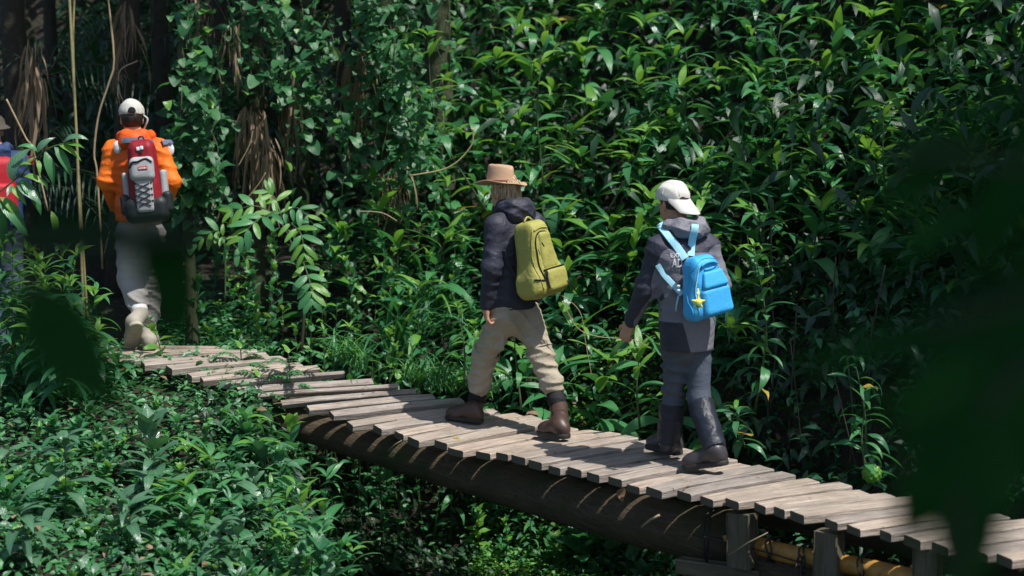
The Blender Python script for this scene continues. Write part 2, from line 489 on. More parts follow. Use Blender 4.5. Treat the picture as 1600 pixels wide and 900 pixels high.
def post(px, top, bot, w, label, sd):
    Y = nearY(px) + .07
    t = P(px, top, Y); b = P(px, bot, Y - .01)
    if bot > 900: b = Vector((t.x, t.y, ground_z(t.x, t.y) - .3))
    timber('post', b, t + Vector((0, 0, 0.0)), w, w * .8, M['post'], label, sd)
post(1160, 801, 886, .15, 'short sawn post hanging in front of the log end', 1)
post(1296, 830, 960, .14, 'post in the middle under the near plank ends', 2)
post(1450, 858, 980, .13, 'post below the dark foreground leaves', 3)
post(1640, 905, 1100, .13, None, 4)
timber('cross_beam', P(1060, 882, nearY(1060) + .16), P(1190, 902, nearY(1190) + .1), .09, .09, M['post'], 'low timber under the log by the short post', 5)
# wires round the log and the bamboo
def wire(c, ax, r, seed):
    rr = random.Random(seed); ax = Vector(ax).normalized(); u = ax.orthogonal().normalized(); v = ax.cross(u)
    for q in range(2):
        pts = [c + ax * (q * .02 + .015 * math.sin(k * .9 + q)) + (u * math.cos(2 * math.pi * k / 20) + v * math.sin(2 * math.pi * k / 20)) * (r * (1 + .03 * math.sin(3 * k))) for k in range(21)]
        tube('wire', pts, .006, M['rope'], walk, ns=5)
axl = P(1158, 848, nearY(1158)) - P(1000, 816, nearY(1000))
wire(P(1122, 838, nearY(1122) + .31), axl, .205, 1)
wire(P(1258, 872, nearY(1258) + .14), axl, .085, 2)
wire(P(1262, 905, nearY(1262) + .2), axl, .19, 3)
wire(P(1348, 888, nearY(1348) + .13), axl, .075, 4)
wire(P(1205, 858, nearY(1205) + .12), axl, .07, 5)
tube('wire', smooth_line([P(1082, 835, nearY(1080) + .05), P(1180, 858, nearY(1180) + .05), P(1280, 888, nearY(1280) + .05)], 10), .005, M['rope'], walk, ns=5)
# ------------------------------------------------------------------ implicit surfaces for bodies, clothes and packs
A3 = lambda v: np.array(v, dtype=np.float64)
def nrmz(v):
    v = A3(v); return v / np.linalg.norm(v)

def wrinkle(Pt, seed, fx, fy, fz):
    """cloth folds: sharp creases in patches that lean different ways"""
    x, y, z = Pt[:, 0] * fx, Pt[:, 1] * fy, Pt[:, 2] * fz
    X, Y, Z = Pt[:, 0] * 9, Pt[:, 1] * 9, Pt[:, 2] * 9
    out = 0
    for i, (cx, cz, ww, am) in enumerate(((.9, .62, 1.3, 1.0), (-1.1, .55, 1.5, .9), (.35, .9, 1.0, .7), (-.5, 1.5, 1.4, .4))):
        sd = seed * (1.7 + i) + i * 2.3
        w = np.sin(.9 * X + 1.3 * np.sin(.7 * Z + sd) + sd) + np.sin(1.1 * Y - .8 * Z + 1.9 * sd)
        a = np.sin(cz * z + cx * (x + .8 * y) + ww * w + sd)
        m = .5 + .5 * np.sin(.75 * Z + 1.2 * np.sin(.8 * X + sd) + .9 * Y * (-1) ** i + 2.7 * sd)
        out = out + am * m * m * ((1 - np.abs(a)) ** 1.4 - .36)
    return out * 1.15

class SDF:
    def __init__(s):
        s.ops = []; s.cuts = []; s.wr = None
    def cap(s, a, b, ra, rb=None, k=.03, sq=None, mode='add'):
        """tapered capsule; sq=(direction, factor) flattens it along a direction"""
        a, b = A3(a), A3(b); rb = ra if rb is None else rb
        def f(Q):
            q = Q - a; ab = b - a
            if sq is not None:
                n = nrmz(sq[0]); fac = sq[1]
                t = np.clip(q @ ab / max(ab @ ab, 1e-9), 0, 1)
                dlt = q - t[:, None] * ab
                dlt = dlt + np.outer(dlt @ n, n) * (fac - 1)
                return (np.linalg.norm(dlt, axis=1) - (ra + (rb - ra) * t)) / (1 + .3 * (fac - 1))
            t = np.clip(q @ ab / max(ab @ ab, 1e-9), 0, 1)
            return np.linalg.norm(q - t[:, None] * ab, axis=1) - (ra + (rb - ra) * t)
        m = max(ra, rb)
        s.ops.append((mode, f, np.minimum(a, b) - m, np.maximum(a, b) + m, k)); return s
    def ell(s, c, r, ax=None, k=.03, mode='add'):
        c = A3(c); r = A3(r); E = np.eye(3) if ax is None else np.array([nrmz(v) for v in ax])
        def f(Q):
            q = (Q - c) @ E.T / r
            n = np.linalg.norm(q, axis=1); g = np.linalg.norm(q / r, axis=1)
            return n * (n - 1) / np.maximum(g, 1e-6)
        m = r.max(); s.ops.append((mode, f, c - m, c + m, k)); return s
    def box(s, c, h, r, ax=None, k=.02, mode='add', taper=None):
        """rounded box, half sizes h; taper narrows the first axis towards +third axis"""
        c = A3(c); h = A3(h); E = np.eye(3) if ax is None else np.array([nrmz(v) for v in ax])
        def f(Q):
            q = (Q - c) @ E.T
            if taper is not None:
                t = np.clip((q[:, 2] / h[2] + 1) / 2, 0, 1); q = q.copy(); q[:, 0] /= (1 - (1 - taper) * t)
            q = np.abs(q) - (h - r)
            return np.linalg.norm(np.maximum(q, 0), axis=1) + np.minimum(q.max(axis=1), 0) - r
        m = np.linalg.norm(h); s.ops.append((mode, f, c - m, c + m, k)); return s
    def cut(s, p, n):
        """remove what lies on the side of p that n points to"""
        s.cuts.append((A3(p), nrmz(n))); return s
    def chain(s, pts, rad, k=.03, sq=None):
        for i in range(len(pts) - 1):
            s.cap(pts[i], pts[i + 1], rad[i] if hasattr(rad, '__len__') else rad, rad[i + 1] if hasattr(rad, '__len__') else rad, k, sq)
        return s
    def _apply(s, v, d, mode, k):
        if mode == 'add':
            h = np.clip(.5 + .5 * (v - d) / k, 0, 1); return v * (1 - h) + d * h - k * h * (1 - h)
        h = np.clip(.5 - .5 * (v + d) / k, 0, 1); return v * (1 - h) - d * h + k * h * (1 - h)
    def eval(s, Q, wr=True):
        Q = np.atleast_2d(A3(Q)); v = np.full(len(Q), 1.0)
        for mode, f, lo, hi, k in s.ops: v = s._apply(v, f(Q), mode, k)
        if wr and s.wr is not None: v = v - s.wr(Q)
        for p, n in s.cuts: v = np.maximum(v, (Q - p) @ n)
        return v
    def mesh(s, vox):
        lo = np.min([o[2] for o in s.ops if o[0] == 'add'], axis=0) - 3 * vox
        hi = np.max([o[3] for o in s.ops if o[0] == 'add'], axis=0) + 3 * vox
        n = np.ceil((hi - lo) / vox).astype(int) + 1
        G = np.full(n, 1.0, dtype=np.float64)
        axs = [lo[i] + np.arange(n[i]) * vox for i in range(3)]
        for mode, f, l, h, k in s.ops:
            mg = k + 3 * vox + .015
            i0 = np.maximum(((l - mg - lo) / vox).astype(int), 0); i1 = np.minimum(((h + mg - lo) / vox).astype(int) + 2, n)
            if (i1 <= i0).any(): continue
            sl = tuple(slice(i0[i], i1[i]) for i in range(3))
            X = np.stack(np.meshgrid(*[axs[i][sl[i]] for i in range(3)], indexing='ij'), -1).reshape(-1, 3)
            G[sl] = s._apply(G[sl].ravel(), f(X), mode, k).reshape(G[sl].shape)
        if s.wr is not None:
            m = np.abs(G) < .05; I = np.argwhere(m)
            G[m] -= s.wr(lo + I * vox)
        for p, nn in s.cuts:
            pl = ((axs[0] - p[0]) * nn[0])[:, None, None] + ((axs[1] - p[1]) * nn[1])[None, :, None] + ((axs[2] - p[2]) * nn[2])[None, None, :]
            G = np.maximum(G, pl)
        return surface_nets(G, lo, vox)

def surface_nets(G, lo, vox):
    ins = G < 0
    c = np.zeros(np.array(G.shape) - 1, dtype=np.int8)
    for dx in (0, 1):
        for dy in (0, 1):
            for dz in (0, 1):
                c += ins[dx:G.shape[0] - 1 + dx, dy:G.shape[1] - 1 + dy, dz:G.shape[2] - 1 + dz]
    act = (c > 0) & (c < 8)
    I = np.argwhere(act); ids = np.full(act.shape, -1, dtype=np.int64); ids[act] = np.arange(len(I))
    pos = np.zeros((len(I), 3)); cnt = np.zeros(len(I))
    corners = [(a, b, d) for a in (0, 1) for b in (0, 1) for d in (0, 1)]
    for ax in range(3):
        for o in corners:
            if o[ax]: continue
            o2 = list(o); o2[ax] = 1
            v0 = G[I[:, 0] + o[0], I[:, 1] + o[1], I[:, 2] + o[2]]; v1 = G[I[:, 0] + o2[0], I[:, 1] + o2[1], I[:, 2] + o2[2]]
            m = (v0 < 0) != (v1 < 0)
            t = v0[m] / (v0[m] - v1[m])
            pp = np.tile(np.array(o, dtype=float), (m.sum(), 1)); pp[:, ax] += t
            pos[m] += pp; cnt[m] += 1
    V = lo + (I + pos / cnt[:, None]) * vox
    Q = []
    for ax in range(3):
        b, d = (ax + 1) % 3, (ax + 2) % 3
        s0 = [slice(None)] * 3; s1 = [slice(None)] * 3
        s0[ax] = slice(0, -1); s1[ax] = slice(1, None)
        ch = ins[tuple(s0)] != ins[tuple(s1)]
        J = np.argwhere(ch)
        J = J[(J[:, b] > 0) & (J[:, d] > 0) & (J[:, b] < G.shape[b] - 1) & (J[:, d] < G.shape[d] - 1)]
        def idx(ob, od):
            K = J.copy(); K[:, b] -= ob; K[:, d] -= od; return ids[K[:, 0], K[:, 1], K[:, 2]]
        q = np.stack([idx(1, 1), idx(0, 1), idx(0, 0), idx(1, 0)], 1)
        fl = ~ins[J[:, 0], J[:, 1], J[:, 2]]
        q[fl] = q[fl][:, ::-1]
        Q.append(q)
    Q = np.concatenate(Q); Q = Q[(Q >= 0).all(axis=1)]
    return V, Q

def sdf_obj(name, s, vox, mat, parent, zone=None, sm=1):
    V, Q = s.mesh(vox)
    for _ in range(sm):                                       # light relaxation takes the grid steps out
        acc_ = np.zeros_like(V); cn = np.zeros(len(V))
        for a in range(4):
            b = (a + 1) % 4
            np.add.at(acc_, Q[:, a], V[Q[:, b]]); np.add.at(cn, Q[:, a], 1)
            np.add.at(acc_, Q[:, b], V[Q[:, a]]); np.add.at(cn, Q[:, b], 1)
        V = V * .5 + .5 * acc_ / np.maximum(cn, 1)[:, None]
    me = fast_mesh(name, V, Q, [mat])
    if zone is not None:
        at = me.attributes.new('zone', 'FLOAT', 'POINT'); at.data.foreach_set('value', zone(V).astype(np.float32))
    return link(name, me, parent)

def onto(s, p, dirn, off=0.0, n=40):
    """slide p along dirn until it meets the surface of s, then back off by off; a miss is pulled to the nearest surface"""
    p = A3(p); d = nrmz(dirn); best = (9, p)
    for _ in range(n):
        v = s.eval(p[None])[0] - off
        if abs(v) < best[0]: best = (abs(v), p)
        if abs(v) < .0008: break
        if v > best[0] + .12: break
        p = p + d * np.clip(v, -.05, .12) * .8
    p = best[1]
    if best[0] > .003:
        for _ in range(12):
            e = 1e-3; v0 = s.eval(p[None])[0]
            g = np.array([s.eval((p + np.eye(3)[i] * e)[None])[0] - v0 for i in range(3)]) / e
            p = p - g / max(np.linalg.norm(g), 1e-3) * (v0 - off) * .8
    return p

def ribbon(name, pts, nrm, width, thick, mat, parent, n=24):
    """flat strap through pts; nrm: outward normals"""
    line = smooth_line([Vector(p) for p in pts], n); nl = smooth_line([Vector(q) for q in nrm], n)
    V, F = [], []
    for i, p in enumerate(line):
        t = (line[min(i + 1, n)] - line[max(i - 1, 0)]).normalized(); q = nl[i]; q = (q - t * q.dot(t)).normalized(); sd = t.cross(q)
        w = width[min(i * len(width) // (n + 1), len(width) - 1)] if hasattr(width, '__len__') else width
        for a, b in ((-1, 0), (-.86, .8), (0, 1), (.86, .8), (1, 0), (0, -.3)):
            V.append(p + sd * (a * w / 2) + q * (b * thick))
    for i in range(n):
        for k in range(6): F.append((i * 6 + k, i * 6 + (k + 1) % 6, (i + 1) * 6 + (k + 1) % 6, (i + 1) * 6 + k))
    F.append((5, 4, 3, 2, 1, 0)); F.append(tuple(n * 6 + k for k in range(6)))
    me = mesh_from(name, V, F, [mat])
    bm = bmesh.new(); bm.from_mesh(me); bmesh.ops.recalc_face_normals(bm, faces=bm.faces); bm.to_mesh(me); bm.free()
    me.polygons.foreach_set('use_smooth', [False] * len(me.polygons))
    return link(name, me, parent)

# ------------------------------------------------------------------ figure builder
def hand(s, wr, d, palm_n, curl=.5, thumb=1.0):
    """palm, four fingers and thumb; d: wrist to knuckles, palm_n: out of the palm"""
    wr = A3(wr); d = nrmz(d); n = nrmz(A3(palm_n) - d * (A3(palm_n) @ d)); sd = np.cross(d, n) * thumb   # sd points to the thumb
    kn = wr + d * .085
    s.cap(wr - d * .03, wr + d * .02, .026, .027, .02)
    s.box(wr + d * .045, (.038, .045, .014), .013, (sd, d, n), .015)
    for i, (o, L) in enumerate(((.030, .072), (.010, .080), (-.010, .075), (-.030, .058))):
        a = kn + sd * o; c = curl * (1 + .12 * i)
        d1 = nrmz(d * math.cos(c * .7) + n * math.sin(c * .7)); d2 = nrmz(d * math.cos(c * 1.7) + n * math.sin(c * 1.7)); d3 = nrmz(d * math.cos(c * 2.5) + n * math.sin(c * 2.5))
        b = a + d1 * L * .45; e = b + d2 * L * .32; g = e + d3 * L * .23
        s.cap(a - d * .012, b, .0095, .009, .006); s.cap(b, e, .009, .0082, .006); s.cap(e, g, .0082, .0072, .006)
    t0 = wr + d * .022 + sd * .030; t1 = t0 + nrmz(d * .6 + sd * .65 + n * .35) * .038; t2 = t1 + nrmz(d * .9 + sd * .2 + n * .35) * .030
    s.cap(t0, t1, .013, .0105, .012); s.cap(t1, t2, .0105, .0085, .008)

def head_sdf(s, c, f, up=(0, 0, 1), r=1.0):
    """cranium, jaw, nose, brow, ears; f: where the face looks"""
    c = A3(c); up = nrmz(up); f = nrmz(A3(f) - up * (A3(f) @ up)); sd = np.cross(up, f)     # sd: the person's left
    q = lambda a, b, z: c + (f * a + sd * b + up * z) * r
    s.ell(q(-.012, 0, .03), (.094 * r, .076 * r, .092 * r), (f, sd, up), .03)
    s.ell(q(.022, 0, -.035), (.066 * r, .058 * r, .075 * r), (f, sd, up), .03)
    s.ell(q(.060, 0, -.088), (.026 * r, .026 * r, .020 * r), (f, sd, up), .025)
    s.cap(q(.078, 0, .012), q(.103, 0, -.026), .008 * r, .013 * r, .012)
    s.cap(q(.078, -.032, .022), q(.078, .032, .022), .010 * r, None, .015)
    s.cap(q(.082, -.018, -.058), q(.082, .018, -.058), .007 * r, None, .008)
    for e in (-1, 1):
        s.ell(q(.072, .030 * e, .004), (.012 * r,) * 3, None, .006, 'sub')
        s.ell(q(.066, .030 * e, .004), (.012 * r,) * 3, None, .003)
        s.ell(q(-.004, .078 * e, -.012), (.018 * r, .009 * r, .032 * r), (nrmz(f * 1 + sd * e * -.3), nrmz(sd * e + f * .3), up), .010)
    return q

def figure(name, loc, label, J, f, cfg):
    """person > body, jacket (> hood), trousers, boots, headgear; J: joints in the place"""
    g = {k: A3(v) for k, v in J.items()}
    f = nrmz((f[0], f[1], 0)); rt = np.array([f[1], -f[0], 0]); up = A3((0, 0, 1))
    root = empty('person', loc, label, 'person')
    hf = nrmz(cfg.get('hf', f))
    # body: one continuous skin
    b = SDF()
    q = head_sdf(b, g['head'], hf, cfg.get('hup', (0, 0, 1)))
    b.cap(g['head'] - up * .05 - f * .02, g['neck'] - up * .03, .056, .062, .03)
    b.cap(g['neck'] - up * .04, g['chest'], .075, .105, .05, (f, 1.3)); b.cap(g['chest'], g['pel'], .120, .105, .05, (f, 1.35))
    for sd_ in 'LR':
        b.cap(g['neck'] - up * .05, g['sh' + sd_], .05, .055, .03); b.cap(g['sh' + sd_], g['el' + sd_], .048, .038, .03); b.cap(g['el' + sd_], g['wr' + sd_], .038, .026, .02)
        b.cap(g['hip' + sd_], g['kn' + sd_], .066, .046, .03); b.cap(g['kn' + sd_], g['an' + sd_], .05, .038, .03)
        b.cap(g['an' + sd_], g['toe' + sd_] * .6 + g['heel' + sd_] * .4 + up * .05, .034, .03, .03)
        dd = g['wr' + sd_] - g['el' + sd_]
        hd = cfg.get('hand' + sd_, {})
        inward = rt * (1 if sd_ == 'L' else -1)
        hand(b, g['wr' + sd_] + nrmz(dd) * .035, hd.get('d', dd), hd.get('n', inward), hd.get('curl', .6), 1.0 if sd_ == 'R' else -1.0)
    body = sdf_obj('body', b, .0068, M['skin'], root, sm=0)
    # jacket
    j = SDF()
    jr = cfg.get('jr', 1.0)
    j.cap(g['pel'] + up * .05, g['chest'], .165 * jr, .178 * jr, .05, (f, 1.32))
    j.cap(g['chest'] + up * .02, g['neck'] - up * .03, .15, .085, .06, (f, 1.25))
    for sd_ in 'LR':
        j.cap(g['neck'] - up * .045, g['sh' + sd_], .062, .074, .05)
        ar = cfg.get('arm', 1.0)
        j.cap(g['sh' + sd_], g['el' + sd_], .076 * ar, .066 * ar, .045); j.cap(g['el' + sd_], g['wr' + sd_] , .066 * ar, .047 * ar, .035)
        w_ = g['wr' + sd_]; dd = nrmz(w_ - g['el' + sd_])
        j.cap(w_ - dd * .02, w_ + dd * .012, .046, .043, .008)
    hem = A3(cfg['hem'])
    j.cap(g['pel'] + up * .06, hem - up * .08, .168 * jr, cfg.get('hemr', .175), .05, (f, 1.25))
    sx = cfg.get('seed', 1.0); am = cfg.get('jfold', .011) * .85
    j.wr = lambda Q: am * wrinkle(Q, sx, 15, 15, 46)
    j.cut(hem, cfg.get('hemn', (0, 0, -1)))
    jo = sdf_obj('jacket', j, .0095, cfg['jmat'], root, cfg.get('zone'))
    # hood lying on the shoulders
    hs = SDF(); nk = g['neck']
    arc = [nk + rt * (-.092) + f * .055 - up * .03, nk - rt * .10 - f * .02 + up * .005, nk - rt * .06 - f * .085 + up * .01, nk - f * .11 - up * .01, nk + rt * .06 - f * .085 + up * .01, nk + rt * .10 - f * .02 + up * .005, nk + rt * .092 + f * .055 - up * .03]
    hr = cfg.get('hood', 1.0)
    hs.chain(arc, [.025, .036 * hr, .043 * hr, .046 * hr, .043 * hr, .036 * hr, .025], .03)
    hs.ell(nk - f * .105 - up * .065 * cfg.get('sag', 1), (.115 * hr, .05 * hr, .072 * cfg.get('sag', 1)), (rt, f, up + f * .25), .04)
    hs.wr = lambda Q: .008 * wrinkle(Q, sx + 5, 18, 18, 60)
    sdf_obj('hood', hs, .008, cfg['hmat'], jo)
    ju = SDF(); ju.ops = j.ops + hs.ops; ju.wr = j.wr; ju.cuts = j.cuts
    # trousers
    t = SDF()
    t.cap(g['pel'] + up * .04, (g['hipL'] + g['hipR']) / 2 - up * .01, .150, .135, .05, (f, 1.22))
    tk = cfg.get('tr', 1.0)
    for sd_ in 'LR':
        t.cap(g['hip' + sd_], g['kn' + sd_], .107 * tk, .084 * tk, .04)
        end = g['an' + sd_] + (g['kn' + sd_] - g['an' + sd_]) * cfg.get('them', .0)
        t.cap(g['kn' + sd_], end, .084 * tk, .078 * tk, .035)
        if cfg.get('crumple', 1): t.cap(end + up * .03, end + up * .0, .082 * tk, .076 * tk, .012)
        cutn = nrmz(g['an' + sd_] - g['kn' + sd_])
    tf = cfg.get('tfold', .012) * .85
    t.wr = lambda Q: tf * wrinkle(Q, sx + 2, 14, 14, 58)
    sdf_obj('trousers', t, .0095, cfg['tmat'], root)
    # boots
    for sd_ in 'LR':
        h_, to = g['heel' + sd_], g['toe' + sd_]
        fw = nrmz(to - h_); sdv = nrmz(np.cross(fw, up)); u_ = np.cross(sdv, fw); to = h_ + fw * .295
        bo = SDF()
        an = g['an' + sd_]
        bo.cap(h_ + fw * .068 + u_ * .08, an + nrmz(g['kn' + sd_] - an) * -.02, .055, .060, .03)
        bo.ell(h_ + fw * .058 + u_ * .052, (.063, .050, .058), (fw, sdv, u_), .03)
        bo.cap(h_ + fw * .085 + u_ * .085, h_ + fw * .19 + u_ * .058, .055, .050, .03)
        bo.ell(h_ + fw * .225 + u_ * .046, (.072, .056, .050), (fw, sdv, u_), .03)
        bo.cut(h_ + u_ * .022, -u_)
        bo.wr = lambda Q: .0035 * wrinkle(Q, sx + 3, 12, 12, 40)
        bt = sdf_obj('boot', bo, .0065, cfg['bmat'], root)
        so = SDF()
        so.cap(h_ + fw * .05 + u_ * .016, h_ + fw * .24 + u_ * .016, .053, .060, .01)
        so.cut(h_ + u_ * .034, u_); so.cut(h_ + u_ * .001, -u_); so.cut(h_ + fw * .10 + u_ * .001, (fw * .0 - u_))
        sdf_obj('sole', so, .006, cfg['smat'], bt)
        ck = SDF(); dn = nrmz(g['kn' + sd_] - an)
        ck.cap(an + dn * .025, an + dn * .035, .064, .064, .01)
        ck.cap(an + dn * .055, an + dn * .10, .057, None, .01)
        ck.wr = lambda Q: .003 * wrinkle(Q, 3, 20, 20, 60)
        if cfg.get('cuff'): sdf_obj('boot_collar', ck, .007, cfg['cuff'], bt)
    return root, body, jo, ju, q, f, rt

def zcol(name, vtx, faces, mat, parent): return link(name, mesh_from(name, vtx, faces, [mat]), parent)

def cap_hat(root, c, f, mat, bill_dir, dome=1.0, label=None, bill_drop=.5, bill_len=.075):
    """peaked cap: dome of six panels and a curved bill towards bill_dir"""
    c = A3(c); up = A3((0, 0, 1)); bd = nrmz(bill_dir); sd = nrmz(np.cross(up, bd))
    s = SDF(); s.ell(c + up * .035, (.108 * dome, .088 * dome, .098 * dome), (bd, sd, up), .01)
    s.cut(c + up * .016, -up - bd * .10)
    s.wr = lambda Q: .0035 * wrinkle(Q, 2, 30, 30, 50)
    o = sdf_obj('cap', s, .0065, mat, root)
    if label: o['label'] = label
    band = []
    n = 28
    for k in range(n + 1):
        a = 2 * math.pi * k / n; band.append(c + up * .030 + (bd * math.cos(a) * .109 + sd * math.sin(a) * .0895) * dome)
    for k in range(6):
        a = math.pi * 2 * (k + .5) / 6; pts = []
        for e in np.linspace(.12, 1.45, 9): pts.append(c + up * (.035 + .0985 * dome ** 0 * math.cos(e)) + (bd * math.cos(a) * .1085 + sd * math.sin(a) * .0885) * dome * math.sin(e))
        tube('cap_seam', pts, .0022, mat, o, ns=4)
    bt_ = SDF(); bt_.ell(c + up * .134, (.010, .010, .006), None, .004); sdf_obj('cap_button', bt_, .003, mat, o, sm=0)
    # bill
    V, F = [], []
    rows, cols = 6, 13
    for i in range(rows):
        for k in range(cols):
            a = (k / (cols - 1) - .5) * 2; ang = a * 1.15
            e = i / (rows - 1); ext = bill_len * e * math.cos(a * 1.15) ** .5 if abs(a) < .999 else 0
            r0 = bd * math.cos(ang) * .104 * dome + sd * math.sin(ang) * .088 * dome
            pt = c + up * (.030 - .018 * a * a * e - bill_drop * ext) + r0 + bd * ext
            V.append(pt); 
    top = len(V)
    for p in list(V): V.append(p - up * .004)
    for i in range(rows - 1):
        for k in range(cols - 1):
            a0 = i * cols + k; F.append((a0, a0 + 1, a0 + cols + 1, a0 + cols)); F.append((top + a0 + cols, top + a0 + cols + 1, top + a0 + 1, top + a0))
    for k in range(cols - 1):
        a0 = (rows - 1) * cols + k; F.append((a0, a0 + 1, top + a0 + 1, top + a0))
    zcol('bill', V, F, mat, o)
    return o
# ------------------------------------------------------------------ cloths of the four walkers
M['navy_shell'] = cloth('dark_navy_shell', (0.032, 0.034, 0.052), 0.55)
M['khaki'] = cloth('khaki_trousers', (0.36, 0.31, 0.235), 0.85, fold=.009)
M['boot_brown'] = plain('brown_leather', (0.064, 0.036, 0.028), 0.45, var=0.4, bmp=0.003, scale=30)
M['rubber'] = plain('boot_rubber', (0.02, 0.018, 0.016), 0.7)
M['black_cloth'] = cloth('black_cloth', (0.014, 0.014, 0.017), 0.75)
M['olive_pack'] = cloth('olive_pack', (0.35, 0.335, 0.085), 0.6, var=.12, fold=.008)
M['hat_tan'] = cloth('tan_suede', (0.45, 0.295, 0.19), 0.85, var=.12, fold=.004)
def hair_mat(name, c1, c2):
    m, nt, bs = base_mat(name)
    mp = N(nt, 'ShaderNodeMapping'); mp.inputs['Scale'].default_value = (130, 130, 9)
    nt.links.new(N(nt, 'ShaderNodeTexCoord').outputs['Object'], mp.inputs[0])
    n1 = noise_node(nt, mp.outputs[0], 1.0, 4, 0.6, 0.4)
    nt.links.new(ramp_node(nt, n1.outputs[0], [(.38, c1), (.62, c2)]).outputs[0], bs.inputs['Base Color'])
    bs.inputs['Roughness'].default_value = .5; bump(nt, bs, n1.outputs[0], 1.0, .012)
    return m
M['hair_fair'] = hair_mat('fair_hair', (0.16, 0.085, 0.04), (0.72, 0.52, 0.33))
M['hair_dark'] = plain('dark_hair', (0.018, 0.012, 0.009), 0.5, var=0.5, bmp=0.004, scale=60)
M['two_tone'] = cloth('two_tone_shell', (0.040, 0.042, 0.062), 0.6, c2=(0.19, 0.185, 0.215))
M['grey_shell'] = cloth('grey_shell', (0.20, 0.195, 0.225), 0.65)
M['slate'] = cloth('slate_trousers', (0.072, 0.088, 0.118), 0.7, fold=.009)
M['gaiter'] = cloth('navy_gaiter', (0.020, 0.024, 0.036), 0.38, fold=.01)
M['boot_dark'] = plain('dark_leather', (0.045, 0.040, 0.045), 0.42, var=0.3, bmp=0.003)
M['cap_white'] = cloth('white_cap', (0.64, 0.62, 0.57), 0.85, var=.06, fold=.003)
M['pack_blue'] = cloth('sky_blue_pack', (0.055, 0.40, 0.78), 0.5, var=.1, fold=.006)
M['pack_pale'] = cloth('pale_blue_strap', (0.36, 0.68, 0.80), 0.6, var=.06, fold=.001)
M['charm'] = plain('yellow_plush', (0.85, 0.72, 0.12), 0.8, bmp=.003)
M['charm_green'] = plain('green_plush', (0.10, 0.25, 0.08), 0.8, bmp=.003)
M['orange'] = cloth('orange_shell', (0.74, 0.115, 0.010), 0.55, var=.12, c2=(0.84, 0.17, 0.012), zone_soft=.05)
M['orange_hood'] = cloth('orange_hood', (0.70, 0.095, 0.010), 0.55)
M['beige_tr'] = cloth('beige_trousers', (0.36, 0.335, 0.325), 0.85, fold=.009)
M['cap_cream'] = cloth('cream_cap', (0.50, 0.49, 0.44), 0.85, var=.08, fold=.003)
M['pack_red'] = cloth('dark_red_pack', (0.24, 0.010, 0.018), 0.55, var=.15, fold=.004)
M['pack_grey'] = cloth('pale_grey_pack', (0.37, 0.37, 0.38), 0.6, var=.1, fold=.004)
M['pack_black'] = cloth('black_pack', (0.018, 0.022, 0.024), 0.5, fold=.004)
M['strap_grey'] = cloth('grey_strap', (0.12, 0.13, 0.19), 0.7, fold=.001)
M['print_white'] = plain('white_print', (0.75, 0.75, 0.75), 0.6, var=.02)
M['tag_red'] = plain('red_tag', (0.45, 0.02, 0.03), 0.5, var=.05)
M['white_cloth'] = cloth('white_cloth', (0.72, 0.72, 0.72), 0.8, var=.05)
M['blue_jacket'] = cloth('blue_jacket', (0.028, 0.050, 0.13), 0.65)
M['red_pack2'] = cloth('red_pack', (0.42, 0.018, 0.03), 0.6, fold=.004)
M['felt_brown'] = cloth('brown_felt', (0.075, 0.066, 0.055), 0.9, fold=.003)
M['denim'] = cloth('denim', (0.06, 0.085, 0.13), 0.85, fold=.008)
M['metal'] = plain('buckle_metal', (0.5, 0.5, 0.5), 0.3, 0.9)

def zip_line(name, s, pts, dirn, r, mat, parent, off=.002):
    q = [onto(s, p, dirn, off) for p in smooth_line(pts, 22)]
    return tube(name, q, r, mat, parent, ns=5)

# ================================================================== walker in the brown hat
Y0 = 10.48
up = A3((0, 0, 1))
f1 = (-.70, .71)
hl = PZ(754, 661, 0.035); fwl = Vector((-.86, .50, 0)).normalized()
hr_ = PZ(887, 686, 0.028); fwr = Vector((-.60, .79, -.06)).normalized()
J = dict(pel=P(801, 474, Y0), chest=P(801, 378, Y0), neck=P(798, 322, Y0 + .03), head=P(787, 301, Y0 + .06),
         shL=P(775, 354, Y0 - .12), elL=P(768, 418, Y0 - .18), wrL=P(760, 474, Y0 - .14),
         shR=P(834, 350, Y0 + .10), elR=P(846, 414, Y0 + .22), wrR=P(836, 470, Y0 + .30),
         hipL=P(787, 494, Y0 - .06), knL=P(757, 556, Y0 + .10), anL=P(744, 628, Y0 + .19),
         hipR=P(822, 492, Y0 + .06), knR=P(846, 556, Y0 - .04), anR=P(872, 632, Y0 - .18),
         heelL=hl, toeL=hl + fwl * .3, heelR=hr_, toeR=hr_ + fwr * .3)
man1, body1, jac1, js1, hq1, f1v, r1 = figure('person', PZ(800, 672, 0), 'walker in a wide tan hat, dark jacket and khaki trousers, mid-stride on the planks', J, f1,
    dict(hf=(-.80, .58, -.05), hem=P(800, 481, Y0), hemn=(0, 0, -1), jmat=M['navy_shell'], hmat=M['navy_shell'], tmat=M['khaki'], bmat=M['boot_brown'], smat=M['rubber'], cuff=M['black_cloth'],
         seed=1.0, them=.38, tr=1.02, hood=1.12, jfold=.0085, tfold=.020, handL=dict(d=(.10, .05, -1), n=(.9, .2, .1), curl=.75)))
# hair
hc = A3(J['head']); hf1 = nrmz((-.80, .58, 0)); hs1 = nrmz(np.cross(up, hf1))
s = SDF(); s.ell(hc - hf1 * .02 + up * .03, (.108, .092, .104), (hf1, hs1, up), .02); s.ell(hc - hf1 * .060 - up * .050, (.070, .082, .078), (hf1, hs1, up), .03)
s.cut(hc + hf1 * .045, hf1 - up * .15); s.wr = lambda Q: .0045 * np.sin(150 * Q[:, 0] + 9 * Q[:, 2] + 3 * np.sin(30 * Q[:, 2])) + .004 * np.sin(120 * Q[:, 1] + 14 * Q[:, 2])
sdf_obj('hair', s, .006, M['hair_fair'], man1, sm=0)
